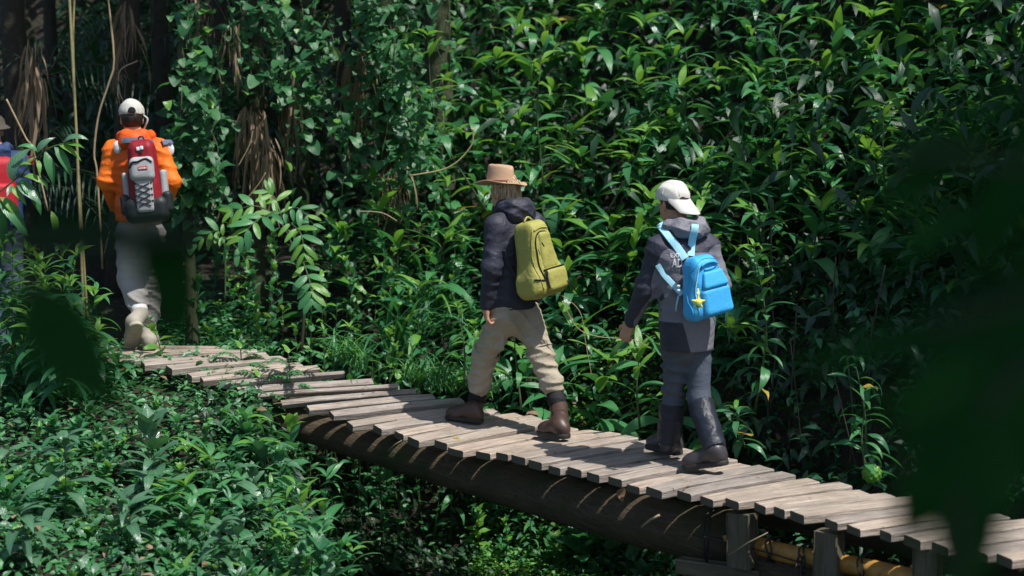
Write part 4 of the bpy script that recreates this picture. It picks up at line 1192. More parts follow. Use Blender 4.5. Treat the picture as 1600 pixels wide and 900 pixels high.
def lset(kind, mat, n=6, **kw):
    out = []
    for i in range(n):
        k = dict(kw); k['droop'] = kw.get('droop', 50) * rv.uniform(.5, 1.5); k['wave'] = kw.get('wave', .03) * rv.uniform(.3, 1.4)
        k['w'] = kw.get('w', .24) * rv.uniform(.85, 1.15); k['twist'] = rv.uniform(-.5, .5); k['fold'] = kw.get('fold', .25) * rv.uniform(.5, 1.3)
        out.append(leaf_mesh(kind, mat, seed=rv.randint(0, 999), **k))
    return out
LS = {
 'A': lset('lance', M['leafA'], 8, w=.27, droop=75, wave=.014, fold=.15), 'B': lset('lance', M['leafB'], 7, w=.27, droop=75, wave=.014, fold=.15),
 'Y': lset('lance', M['leafY'], 5, w=.24, droop=65, wave=.012, fold=.18), 'D': lset('lance', M['leafD'], 5, w=.27, droop=60),
 'G': lset('lance', M['leafG'], 6, w=.30, droop=65, wave=.015, fold=.15), 'O': lset('lance', M['leafO'], 3, w=.3, droop=70),
 'V': lset('heart', M['leafV'], 6, w=.95, droop=45, fold=.12, wave=.012, nseg=9, pet=.0), 'VY': lset('heart', M['leafY'], 3, w=.9, droop=30, fold=.15, nseg=7, pet=0),
 'S': lset('ovate', M['leafB'], 5, w=.55, droop=35, fold=.2), 'SA': lset('ovate', M['leafA'], 5, w=.52, droop=35, fold=.2), 'SG': lset('ovate', M['leafG'], 4, w=.6, droop=35, fold=.2),
 'SY': lset('ovate', M['leafY'], 4, w=.5, droop=35, fold=.2),
 'P': lset('oblong', M['leafB'], 4, w=.30, droop=30, fold=.12, wave=.01), 'PY': lset('oblong', M['leafY'], 4, w=.32, droop=30, fold=.12, wave=.01),
 'T': lset('blade', M['leafB'], 5, w=.05, droop=110, fold=.5, wave=0), 'TY': lset('blade', M['leafY'], 4, w=.05, droop=110, fold=.5, wave=0),
 'TD': lset('blade', M['leafA'], 4, w=.06, droop=90, fold=.5, wave=0),
 'F': lset('blade', M['leafD'], 4, w=.08, droop=50, fold=.4, wave=0), 'X': lset('blade', M['frond_dead'], 5, w=.06, droop=40, fold=.5, wave=.01),
 'R': lset('ovate', M['leafR'], 3, w=.6, droop=60, fold=.3),
 'YO': lset('ovate', M['leafO'], 2, w=.5, droop=40, fold=.2),
}

def leaf_frame(az, el, roll=0.0):
    x = Vector((math.cos(el) * math.cos(az), math.cos(el) * math.sin(az), math.sin(el)))
    y = Vector((0, 0, 1)).cross(x)
    y = y.normalized() if y.length > 1e-3 else Vector((0, 1, 0))
    z = x.cross(y)
    m = Matrix((x, y, z)).transposed().to_4x4()
    return m @ Matrix.Rotation(roll, 4, 'X')

def put_leaf(me, pos, az, el, roll, L, parent, name='leaf', off=None):
    m = Matrix.Translation(pos) @ leaf_frame(az, el, roll) @ Matrix.Scale(L, 4)
    o = bpy.data.objects.new(name, me); COL.objects.link(o); o.parent = parent
    o.matrix_basis = Matrix.Translation(-(off if off is not None else parent.location)) @ m
    return o

def leaf_between(me, A, B, up_, parent, name='leaf', wscale=1.0):
    """leaf with its base at A and tip at B, its upper face towards up_"""
    A, B = Vector(A), Vector(B); x = B - A; L = x.length; x.normalize(); z = (Vector(up_) - x * Vector(up_).dot(x)).normalized(); y = z.cross(x)
    m = Matrix((x, y, z)).transposed().to_4x4(); m = Matrix.Translation(A) @ m @ Matrix.Diagonal((L, L * wscale, L, 1))
    o = bpy.data.objects.new(name, me); COL.objects.link(o); o.parent = parent
    o.matrix_basis = Matrix.Translation(-parent.location) @ m
    return o

NLEAF = [0]
def cane(name, base, tip, n, L, sets, label, cat, group, rnd, young=.15, spread=(5, 50), t0=.35, stem='stem', rad=.008, lean=None, plane=None, spiral=2.4, tipn=4, odd=None):
    base, tip = Vector(base), Vector(tip)
    root = empty(name, base, label, cat, group)
    h = (tip - base).length
    mid = base.lerp(tip, .5) + Vector((rnd.uniform(-.08, .08), rnd.uniform(-.08, .08), 0)) * h + (tip - base).cross(Vector((rnd.uniform(-1, 1), rnd.uniform(-1, 1), 0))) * .04
    line = smooth_line([base, mid, tip], 8)
    V, F = tube_geo(line, [rad * (1.15 - .85 * i / 8) for i in range(9)], 5)
    link('stem', mesh_from('stem', V, F, [M[stem]]), root)
    az = rnd.uniform(0, 6.28) if plane is None else plane
    for i in range(n):
        t = t0 + (1 - t0) * (i + rnd.random() * .7) / n
        f = t * 8; k = min(int(f), 7); p = line[k].lerp(line[k + 1], f - k)
        az += spiral + rnd.uniform(-.35, .35)
        e = R(14 + spread[0] + (spread[1] - spread[0]) * ((t - t0) / (1 - t0)) ** 1.6 + rnd.uniform(-16, 16))
        ll = L * (1.05 - .3 * ((t - t0) / (1 - t0)) ** 3) * rnd.uniform(.78, 1.15)
        yng = young * (3 * ((t - t0) / (1 - t0)) ** 3)
        u = rnd.random()
        key = sets[1] if u < yng else (sets[0] if not odd or rnd.random() > odd[1] else odd[0])
        put_leaf(rnd.choice(LS[key]), p, az, e, rnd.uniform(-.5, .5), ll, root)
    for i in range(tipn):
        az += 1.7
        put_leaf(rnd.choice(LS[sets[1] if rnd.random() < .5 + young else sets[0]]), tip, az, R(rnd.uniform(25, 70)), rnd.uniform(-.4, .4), L * rnd.uniform(.5, .8), root)
    NLEAF[0] += n + tipn
    return root

def joined(name, kindset, pos, az, el, L, mat, kind='stuff', parent=None, nseg=3, w=.3, prof='lance', droop=45, label=None, wr=None):
    """many small leaves as one mesh"""
    n = len(pos); r = np.random.RandomState(len(name) + n)
    tm = leaf_mesh(prof, mat, w=w, droop=droop, fold=.25, wave=0, nseg=nseg, pet=0)
    tv = np.array([v.co[:] for v in tm.vertices]); tf = np.array([p.vertices[:] for p in tm.polygons]); tuv = np.array([l.uv[:] for l in tm.uv_layers[0].data])
    li = np.array([l.vertex_index for l in tm.loops])
    az, el = np.asarray(az), np.asarray(el)
    x = np.stack([np.cos(el) * np.cos(az), np.cos(el) * np.sin(az), np.sin(el)], 1)
    y = np.stack([-np.sin(az), np.cos(az), np.zeros(n)], 1); z = np.cross(x, y)
    roll = r.uniform(-.7, .7, n); c, s_ = np.cos(roll)[:, None], np.sin(roll)[:, None]
    y, z = y * c + z * s_, z * c - y * s_
    Rm = np.stack([x, y, z], 2) * np.asarray(L)[:, None, None]
    V = np.einsum('nij,kj->nki', Rm, tv) + np.asarray(pos)[:, None, :]
    Fq = (tf[None] + (np.arange(n) * len(tv))[:, None, None]).reshape(-1, 4)
    me = fast_mesh(name, V.reshape(-1, 3), Fq, [mat])
    uv = me.uv_layers.new(name='UVMap')
    uv.data.foreach_set('uv', np.tile(tuv, (n, 1)).astype(np.float32).ravel())
    at = me.attributes.new('var', 'FLOAT', 'POINT'); at.data.foreach_set('value', np.repeat(r.rand(n), len(tv)).astype(np.float32))
    o = link(name, me, parent)
    if parent is None or kind == 'stuff': tag(o, label, kind=kind)
    return o

# ------------------------------------------------------------------ the thicket: tall canes with long leaves
def backY(px):
    """depth of the walk's far edge in direction px"""
    xs = [proj(p)[0] for p in FRs]
    return float(np.interp(px, xs, [p.y for p in FRs]))
def where(px, py):
    col = ['behind the orange jacket', 'left of the dead frond skirts', 'well left of the tan hat', 'behind the tan hat', 'between tan hat and white cap', 'behind the white cap',
           'right of the sky blue pack', 'at the far right']
    k = 0 if px < 300 else 1 if px < 420 else 2 if px < 700 else 3 if px < 860 else 4 if px < 1000 else 5 if px < 1140 else 6 if px < 1370 else 7
    row = 'topmost in the thicket' if py < 110 else 'high in the thicket' if py < 260 else 'midway up the thicket' if py < 430 else 'low beside the planks'
    return row + ' ' + col[k]

def thicket_plant(px, py, Y, rnd, L=.28, sets=('A', 'Y'), n=24, young=.15, **kw):
    tip = P(px, py, Y)
    bx, by = tip.x + rnd.uniform(-.25, .25), tip.y + rnd.uniform(-.1, .45)
    gz = ground_z(bx, by)
    base = Vector((bx, by, gz))
    if tip.z - gz < .35: base.z = tip.z - .4
    w = where(px, py)
    h = tip.z - base.z
    w = ('dark green ' if sets[0] == 'A' else 'fresh green ') + ('left-leaning' if tip.x < bx - .07 else 'right-leaning' if tip.x > bx + .07 else 'upright') + ' long-leaved cane ' + w
    t0 = max(.12, 1 - rnd.uniform(.65, .95) / max(h, .3)) if 't0' not in kw else kw.pop('t0')
    return cane('leafy_shrub', base, tip, n, L, sets, w, 'shrub', w + ' group', rnd, young=young, t0=t0, rad=.009, stem=rnd.choice(['stem', 'stem_dark']), **kw)

rt_ = random.Random(21)
def gap(px, py):
    """parts of the picture where the thicket opens and only shade shows"""
    if 1175 < px < 1335 and 300 < py < 640: return .08
    if 1130 < px < 1230 and 330 < py < 400: return .25
    if 1300 < px < 1440 and 430 < py < 700: return .15
    if px > 1420 and py > 480: return .3
    if 640 < px < 720 and 470 < py < 600: return .3
    return 1.0
for row, py0 in enumerate(range(-80, 640, 58)):
    step = 74
    x0 = 640 if py0 < 250 else (560 if py0 < 400 else 620)
    px = x0 + (row % 2) * step / 2
    while px < 1680:
        qx, qy = px + rt_.uniform(-26, 26), py0 + rt_.uniform(-24, 24)
        px += step
        bpy_ = float(np.interp(qx, [420, 640, 1000, 1400, 1700], [548, 600, 676, 770, 860]))
        if qy > bpy_ - 40 or rt_.random() > gap(qx, qy): continue
        if qy > 400 and rt_.random() < .3: continue
        Y = backY(qx) + .55 + 4.3 * max(0, 1 - (qy + 60) / (bpy_ + 20)) + rt_.uniform(-.25, .25)
        yng = .28 if qy < 330 and 640 < qx < 1050 else (.1 if qx > 1150 else .16)
        st = ('A', 'Y') if rt_.random() < (.28 if qx < 1050 else .55) else ('B', 'Y')
        thicket_plant(qx, qy, Y, rt_, L=rt_.uniform(.34, .52), sets=st, n=rt_.randint(12, 17), young=yng, spiral=2.9, plane=rt_.uniform(-.7, .7), odd=('O', .006))
# a few that stand out in the photograph
def feat(px, py, Y, base_px, label, n=14, L=.25, sets=('B', 'Y'), young=.3, gz=None, **kw):
    tip = P(px, py, Y); bb = P(base_px[0], base_px[1], Y)
    if gz: bb.z = ground_z(bb.x, bb.y)
    return cane('leafy_shrub', bb, tip, n, L, sets, label, 'shrub', None, rt_, young=young, **kw)
feat(668, 55, 12.6, (760, 330), 'bright cane arching left at the upper thicket edge, above left of the tan hat', 16, .27, ('B', 'Y'), .5, t0=.15)
feat(852, 40, 12.5, (850, 300), 'upright bright cane straight above the tan hat', 20, .27, ('B', 'Y'), .4, t0=.1)
feat(1195, 5, 12.4, (1235, 300), 'tall dark-stemmed cane with paired leaves above the white cap', 22, .27, ('A', 'Y'), .25, t0=.1)
feat(1380, 170, 11.4, (1385, 330), 'young lime green shoot right of centre in the thicket', 8, .25, ('Y', 'Y'), 1.0, t0=.3)
feat(1010, 205, 11.6, (950, 330), 'bright arching shoot up left of the white cap', 12, .26, ('B', 'Y'), .5, t0=.2)
feat(1178, 385, 10.0, (1180, 640), 'bush with yellow edged leaves right of the sky blue pack', 34, .22, ('B', 'Y'), .15, t0=.1, odd=('O', .07))
feat(1000, 545, 10.4, (1000, 668), 'pale green low plant between the two middle walkers by the plank ends', 12, .27, ('B', 'Y'), .4, t0=.1, spread=(20, 70))
feat(802, 478, 10.9, (815, 640), 'plant seen between the legs of the walker in khaki trousers', 12, .22, ('B', 'Y'), .3, t0=.1)
feat(1335, 560, 9.4, (1352, 730), 'lone shrub with one yellowing leaf by the plank ends', 13, .24, ('A', 'A'), 0, t0=.15, odd=('O', .08))
feat(1352, 630, 9.2, (1360, 760), 'low drooping plant with a round green seed head by the plank ends', 12, .20, ('B', 'B'), 0, t0=.1)
feat(1150, 640, 9.7, (1165, 700), 'low bush with a yellow leaf behind the dark boots', 15, .2, ('A', 'Y'), .1, t0=.05, odd=('YO', .07))
feat(715, 480, 11.1, (725, 610), 'leafy shoot left of the knees of the walker in khaki trousers', 12, .2, ('B', 'Y'), .3, t0=.2)
sh = bpy.data.objects['leafy_shrub']
seed_head = SDF(); c_ = A3(P(1362, 740, 9.15)); seed_head.ell(c_, (.055, .055, .055), None, .01)
for k in range(40):
    a = k * 2.4; zz_ = 1 - 2 * (k + .5) / 40; rr = math.sqrt(1 - zz_ * zz_); seed_head.ell(c_ + A3((rr * math.cos(a), rr * math.sin(a), zz_)) * .05, (.014, .014, .014), None, .004)
sdh = sdf_obj('seed_head', seed_head, .006, M['leafY'], None, sm=0); recenter(sdh, c_); tag(sdh, 'round knobbly green seed head hanging low beside the plank ends', 'seed head')

# leaves with shade put into their green, deep inside the thicket and all over the slope behind it: one mass
r_ = np.random.RandomState(3)
def fill(n, x0, x1, f_lo, f_hi, zlo, zhi):
    xs = r_.uniform(x0, x1, n); out = []
    for x in xs:
        t = r_.uniform(f_lo, f_hi); y = Yb(x) + t; g = ground_z(x, y)
        if -1.7 < x < -.3 and g < -.3 and r_.rand() < .9: continue
        out.append((x, y, g + r_.uniform(zlo, zhi)))
    return np.array(out)
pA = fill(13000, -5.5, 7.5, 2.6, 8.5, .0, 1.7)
joined('thicket_undergrowth', None, pA, r_.uniform(0, 6.28, len(pA)), r_.uniform(-.7, .5, len(pA)), r_.uniform(.16, .3, len(pA)), M['leafD'], label='mass of leaves darkened for deep shade inside and behind the thicket', w=.32)
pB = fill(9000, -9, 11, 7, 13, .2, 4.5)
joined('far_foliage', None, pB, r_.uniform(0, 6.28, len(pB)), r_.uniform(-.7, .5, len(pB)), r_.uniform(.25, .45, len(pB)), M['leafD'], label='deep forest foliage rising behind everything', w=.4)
pC = fill(5200, -2.0, 6.0, .35, 2.6, .0, .45)
joined('low_growth', None, pC, r_.uniform(0, 6.28, len(pC)), r_.uniform(-.3, .8, len(pC)), r_.uniform(.07, .16, len(pC)), M['leafA'], label='low leafy growth on the ground behind the planks', w=.4)
# ------------------------------------------------------------------ tall forest trees, lianas, dead fronds
def crown_pts(c, r, n, rs):
    """leaf positions clumped inside an ellipsoid"""
    cl = []
    for _ in range(max(6, n // 110)):
        d = rs.normal(size=3); d /= np.linalg.norm(d); cl.append(A3(c) + d * A3(r) * rs.uniform(.35, 1) ** .5)
    cl = np.array(cl); k = rs.randint(0, len(cl), n)
    return cl[k] + rs.normal(size=(n, 3)) * A3(r) * .17
def tree(base, top, r0, crown, nleaf, label, seed, bark='bark', limbs=6, group=None, lsz=.2):
    rs = np.random.RandomState(seed); rr = random.Random(seed)
    base, top = Vector(base), Vector(top)
    root = empty('forest_tree', base, label, 'tree', group)
    mid = base.lerp(top, .5) + Vector((rr.uniform(-.15, .15), rr.uniform(-.15, .15), 0))
    line = smooth_line([base, mid, top], 16)
    V, F = tube_geo(line, [r0 * (1.25 if i == 0 else 1.08 if i == 1 else 1 - .5 * i / 16) for i in range(17)], 14, rough=.07, rnd=rr)
    tk = link('trunk', mesh_from('trunk', V, F, [M[bark]]), root)
    c, r = crown
    for k in range(limbs):
        a = rr.uniform(0, 6.28); s0 = line[rr.randint(11, 16)]; e = Vector(c) + Vector((math.cos(a) * r[0] * .75, math.sin(a) * r[1] * .75, rr.uniform(-.3, .6) * r[2]))
        V, F = tube_geo(smooth_line([s0, s0.lerp(e, .5) + Vector((0, 0, .3)), e], 6), [r0 * .4 * (1 - .12 * i) for i in range(7)], 6)
        link('limb', mesh_from('limb', V, F, [M[bark]]), root)
    if nleaf:
        p = crown_pts(c, r, nleaf, rs)
        joined('crown', None, p, rs.uniform(0, 6.28, nleaf), rs.uniform(-.6, .4, nleaf), rs.uniform(.7, 1.3, nleaf) * lsz, M['leafA'], 'stuff', root, w=.42, nseg=2)
    return root
def tree_px(px, Y, r0, label, seed, top=7.0, crown_r=(2.0, 2.0, 1.2), nleaf=2600, lean=0.0, **kw):
    b = P(px, 300, Y); gz = ground_z(b.x, Y); base = Vector((b.x, Y, gz - .1)); t = Vector((b.x + lean, Y + .1, top))
    return tree(base, t, r0, (tuple(t + Vector((0, 0, .2))), crown_r), nleaf, label, seed, **kw)
tree_px(40, 13.6, .13, 'dark thick trunk at the far left behind the brown grey hat', 1, 7.5)
tree_px(182, 14.0, .12, 'dark trunk rising behind the cream cap', 2, 7.2)
tree_px(95, 16, .08, 'thin dark trunk left of the pale twin canes', 3, 6.8)
tree_px(268, 15.2, .10, 'dark trunk right of the cream cap behind the hanging vines', 4, 7.4)
tree_px(395, 13.4, .09, 'trunk wrapped in a skirt of dead fronds', 5, 6.6, bark='bark_moss')
tree_px(470, 15.0, .07, 'thin trunk among the hanging heart-leaved vines', 6, 6.9, bark='bark_moss')
tree_px(612, 13.6, .08, 'trunk with dead strips up left of the tan hat', 7, 6.8, bark='bark_moss')
tree_px(695, 14.6, .15, 'mossy dark trunk at the top edge above left of the tan hat', 8, 7.6, bark='bark_moss')
tree_px(540, 16.2, .10, 'far trunk behind the vine tangle', 9, 7.9)
tree_px(345, 16.5, .10, 'far trunk left of the dead frond skirt', 10, 7.7)
# the small trunk beside the orange walker that ends in the leaves
b0 = P(300, 480, 12.25); b0.z = ground_z(b0.x, b0.y) - .05
tree(b0, P(281, 60, 13.0), .055, ((b0.x, b0.y, 2.6), (.3, .3, .3)), 0, 'slim brown trunk just right of the walker in orange, rising into vines', 12, bark='bark_moss', limbs=0)

# unseen trees added outside the frame to shade the camera side, left and right
# (a shadow falls towards -x and +y from the crown)
def shade_tree(tx, ty, tz, cx, cy, h, r, n, label, seed):
    """crown over (cx, cy) at height h"""
    tree((tx, ty, ground_z(tx, ty) - .1), (cx, cy, h), .2, ((cx, cy, h + .3), r), n, label, seed, limbs=9, lsz=.3)
SH = [
 (2.8, -1.5, 0, 1.7, 0.9, 5.4, (2.6, 1.9, 1.1), 7000, 'tree beside the viewpoint shading the nearest leaves', 31),
 (-3.9, 3.0, 0, -1.8, 4.6, 6.6, (1.9, 2.0, .9), 1700, 'tree left of the viewpoint standing outside the view', 32),
 (-6.5, 9.5, 0, -3.8, 12.2, 7.6, (2.2, 1.8, 1.0), 1500, 'tree at the far left outside the view shading the dark trunks', 33),
 (7.6, 9.4, 0, 5.75, 8.9, 6.6, (1.5, 1.2, .8), 3000, 'tree beyond the right edge shading the thicket there', 34),
]
for a in SH: shade_tree(*a)

# pale canes and a liana
def cane_line(name, pts, Y, rad, mat, label, cat, ns=7):
    ln = smooth_line([P(x, y, Y) for x, y in pts], 24)
    V, F = tube_geo(ln, [rad * (1.12 if i % 3 == 0 else 1.0) for i in range(25)], ns)
    o = link(name, mesh_from(name, V, F, [mat])); recenter(o, ln[-1]); return tag(o, label, cat)
cane_line('bare_cane', [(98, -200), (107, -30), (113, 90), (119, 200), (124, 330), (132, 520)], 12.7, .011, M['cane'], 'left one of the two pale upright canes beside the walker in orange', 'cane')
cane_line('bare_cane', [(120, -200), (117, -30), (114, 60), (117, 160), (126, 330), (138, 520)], 12.78, .010, M['cane'], 'right one of the two pale upright canes, touching the other', 'cane')
cane_line('liana', [(150, -200), (166, -30), (178, 90), (170, 130), (154, 180), (147, 240), (152, 275), (160, 420)], 12.6, .008, M['twig'], 'thin brown liana curving down left of the walker in orange', 'liana')
cane_line('liana', [(10, 155), (40, 215), (52, 235), (75, 330)], 12.6, .007, M['twig'], 'thin slanting twig by the brown grey hat', 'liana')
cane_line('liana', [(215, 95), (188, 110), (186, 140), (193, 160)], 13.2, .006, M['twig'], 'short hooked twig above the cream cap', 'liana')
cane_line('liana', [(356, 0), (372, 60), (408, 90), (440, 130)], 12.8, .007, M['stem'], 'slanting green liana right of the upper dead fronds', 'liana')
cane_line('liana', [(640, 275), (700, 262), (735, 230), (740, 200)], 11.4, .006, M['cane'], 'pale tendril left of the tan hat', 'liana')
tube_l = cane_line('tendril', [(878, 470), (902, 512), (935, 526), (985, 530), (1010, 540)], 10.0, .0028, M['cane'], 'pale looping tendril between the two middle walkers', 'tendril')
cane_line('tendril', [(860, 452), (890, 470), (908, 492), (915, 535), (925, 590)], 10.3, .0026, M['cane'], 'thin tendril hanging below the olive backpack', 'tendril')
for i, (x0, y0, x1, y1) in enumerate(((378, 320, 415, 270), (395, 205, 372, 260), (410, 600, 395, 470), (560, 330, 620, 345))):
    cane_line('dead_twig', [(x0, y0), ((x0 + x1) / 2 + 6, (y0 + y1) / 2 - 5), (x1, y1)], 12.5 + .1 * (i % 3), .004, M['twig'], ['bent dry twig left of the broad-leaved sapling top', 'dry twig crossing the dead frond skirt', 'low dry twig left of the sapling', 'dry twig at the foot of the vines'][i], 'twig')

# skirts of dead fronds
def dead_skirt(px, py, Y, w, h, n, label, seed):
    r = random.Random(seed); top = P(px, py, Y); root = empty('dead_frond_cluster', top, label, 'dead fronds')
    for k in range(int(n * 1.5)):
        a = r.uniform(0, 6.28); o = Vector((math.cos(a) * .06 + r.uniform(-.04, .04), math.sin(a) * .06, -r.uniform(0, .55) * h))
        put_leaf(r.choice(LS['X']), top + o, a, R(-r.uniform(66, 97)), r.uniform(-1, 1), h * r.choice([.3, .5, .7, .9]) * r.uniform(.8, 1.1), root, 'dead_leaf')
dead_skirt(398, 165, 13.15, .3, .78, 60, 'largest skirt of hanging dead brown fronds on the trunk left of centre', 1)
dead_skirt(415, 215, 13.0, .3, .55, 26, 'small dead frond tuft lower right on the largest skirt', 2)
dead_skirt(360, 35, 13.2, .2, .5, 22, 'short dead fronds hanging near the top edge', 3)
dead_skirt(616, 255, 13.2, .2, .45, 22, 'narrow dead frond strip up left of the tan hat', 4)
dead_skirt(310, -30, 13.4, .2, .55, 16, 'pale dead fronds at the top edge', 5)
dead_skirt(50, 60, 13.2, .2, .9, 26, 'brown dead fronds hanging on the far left trunk', 6)
dead_skirt(200, 0, 13.6, .2, .8, 18, 'dead fronds hanging above the cream cap', 7)
dead_skirt(555, 60, 13.8, .2, .8, 20, 'dim dead fronds deep in the vines', 8)
dead_skirt(330, 225, 13.0, .2, .6, 20, 'dead fronds beside the short trunk', 9)
dead_skirt(460, 100, 13.6, .2, .9, 18, 'thin dead strips hanging through the vine tangle', 10)

# palm fronds
def palm(px, py, Y, L, nl, label, seed, dirs, key='F', ll=.32):
    r = random.Random(seed); c = P(px, py, Y); root = empty('palm', c, label, 'palm')
    for (dx, dz, dy) in dirs:
        d = Vector((dx, dy, dz)).normalized()
        ln = smooth_line([c, c + d * L * .5 + Vector((0, 0, .04)), c + d * L + Vector((0, 0, -L * .30))], 12)
        V, F = tube_geo(ln, [.008 - .0005 * i for i in range(13)], 5)
        fr = link('frond', mesh_from('frond', V, F, [M['stem_dark']]), root)
        for k in range(nl):
            t = .12 + .88 * k / nl; f = t * 12; q = min(int(f), 11); p = ln[q].lerp(ln[q + 1], f - q); tg = (ln[q + 1] - ln[q]).normalized()
            for sgn in (-1, 1):
                side = tg.cross(Vector((0, -.35, 1))).normalized() * sgn; dr = (side * .85 + tg * .5 + Vector((0, 0, -.45))).normalized()
                o = put_leaf(r.choice(LS[key]), p, math.atan2(dr.y, dr.x), math.asin(dr.z), r.uniform(-.3, .3), ll * (1 - .45 * abs(t - .4)), fr, 'leaflet', off=Vector((0, 0, 0)) + Vector(c) - Vector(c))
                o.matrix_basis = o.matrix_basis
palm(75, 118, 13.4, 1.0, 13, 'dim palm with feathery fronds left of the cream cap', 1, [(1, .1, -.2), (-.6, .3, -.2), (.9, -.3, .2), (.4, .6, 0)])
palm(45, 290, 13.3, .9, 12, 'dark low palm behind the walkers at the left', 2, [(1, .25, -.3), (.8, -.15, -.3), (.3, .6, 0), (-.7, .3, 0)])
palm(240, 60, 14.6, 1.0, 11, 'dim palm above right of the cream cap', 3, [(-1, .2, 0), (.8, .0, -.3), (0, .6, 0)])

# climbing vines with heart-shaped leaves
rvn = random.Random(77)
def vine(px, y0, y1, Y, n, rnd, L=.10, bright=.08, wob=14, key='V'):
    pts = []; m = 5
    for i in range(m + 1): pts.append(P(px + rnd.uniform(-wob, wob), y0 + (y1 - y0) * i / m, Y + rnd.uniform(-.12, .12)))
    ln = smooth_line(pts, 18)
    zone_ = 'left of the dead frond skirts' if px < 375 else 'over the dead frond skirts' if px < 470 else 'in the vine tangle at the upper middle' if px < 590 else 'left of the thicket above the tan hat'
    hi_ = 'short ' if (y1 - y0) < 190 else 'long '
    zone_ = ('starting at the top edge ' if y0 < 30 else 'starting lower down ') + zone_
    root = empty('climbing_vine', ln[-1], hi_ + 'heart-leaved vine ' + zone_, 'vine', hi_ + 'heart-leaved vines ' + zone_)
    V, F = tube_geo(ln, .004, 4); link('stem', mesh_from('stem', V, F, [M['stem']]), root)
    for k in range(n):
        f = rnd.random() * 17.99; q = int(f); p = ln[q].lerp(ln[q + 1], f - q) + Vector((rnd.uniform(-.13, .13), rnd.uniform(-.12, .05), rnd.uniform(-.05, .05)))
        put_leaf(rnd.choice(LS['VY'] if rnd.random() < bright else LS[key]), p, rnd.uniform(-2.6, -.5), R(rnd.uniform(-55, -5)), rnd.uniform(-.5, .5), L * rnd.choice([.6, .8, 1, 1, 1.25, 1.6]), root)
for i in range(54):
    px = rvn.uniform(268, 380) if i % 3 == 0 else rvn.uniform(455, 705)
    if i % 8 == 1: px = rvn.uniform(380, 455)
    ya = rvn.uniform(-60, 200); yb = ya + rvn.uniform(120, 260)
    if 380 < px < 455 and yb > 150: yb = 160; ya = -40
    vine(px, ya, min(yb, 345), rvn.uniform(12.7, 13.7), rvn.randint(22, 34), rvn, L=.088 * rvn.choice([.8, 1, 1.1]), bright=.07 if px < 560 else .02)
for i in range(10): vine(rvn.uniform(262, 345), rvn.uniform(130, 220), rvn.uniform(300, 420), 12.6, 24, rvn, L=.09, bright=.05)

# left background: dim leafy canes behind the walkers
for row, py0 in enumerate(range(-40, 520, 62)):
    px = -20 + (row % 2) * 35
    while px < 330:
        qx, qy = px + rt_.uniform(-20, 20), py0 + rt_.uniform(-20, 20); px += 66
        if rt_.random() < .35: continue
        Y = 13.2 + 3.0 * max(0, 1 - (qy + 60) / 560) + rt_.uniform(0, .6)
        tip = P(qx, qy, Y); by = Y + .2; gz = ground_z(tip.x, by)
        base = Vector((tip.x + rt_.uniform(-.2, .2), by, min(gz, tip.z - .4)))
        w = 'dim leafy cane in the dark forest behind the left walkers' if qy < 300 else 'leafy cane low behind the walkers at the left'
        cane('leafy_shrub', base, tip, 20, rt_.uniform(.12, .2), ('D', 'A'), w, 'shrub', w + ' group', rt_, young=.2, t0=max(.12, 1 - 1.3 / max(tip.z - base.z, .3)), rad=.007, stem='stem_dark')
# middle left: mixed shrubs with small leaves between the walk and the vines
for row, py0 in enumerate(range(330, 575, 36)):
    px = 300 + (row % 2) * 20
    while px < 760:
        qx, qy = px + rt_.uniform(-18, 18), py0 + rt_.uniform(-14, 14); px += 46
        lim = float(np.interp(qx, [300, 420, 640, 760], [520, 525, 578, 600]))
        if qy > lim or (640 < qx < 720 and 470 < qy < 600 and rt_.random() < .7): continue
        Y = backY(qx) + .35 + 1.5 * max(0, (lim - qy) / 220) + rt_.uniform(-.1, .2)
        tip = P(qx, qy, Y); gz = ground_z(tip.x, Y + .1)
        base = Vector((tip.x + rt_.uniform(-.12, .12), Y + .1, min(gz, tip.z - .25)))
        kk = rt_.choice([('S', 'SY'), ('SA', 'S'), ('A', 'Y'), ('B', 'Y'), ('SA', 'SY')])
        w = {'S': 'fresh oval-leaved', 'SA': 'dark oval-leaved', 'A': 'dark long-leaved', 'B': 'mid green long-leaved'}[kk[0]] + (' shrub between the far plank ends and the vines' if qx < 560 else ' shrub beside the planks left of the khaki trousers')
        cane('small_shrub', base, tip, rt_.randint(20, 28), rt_.uniform(.08, .13) if kk[0][0] == 'S' else rt_.uniform(.14, .19), kk, w, 'shrub', w + ' group', rt_, young=.2, t0=.1, rad=.005)

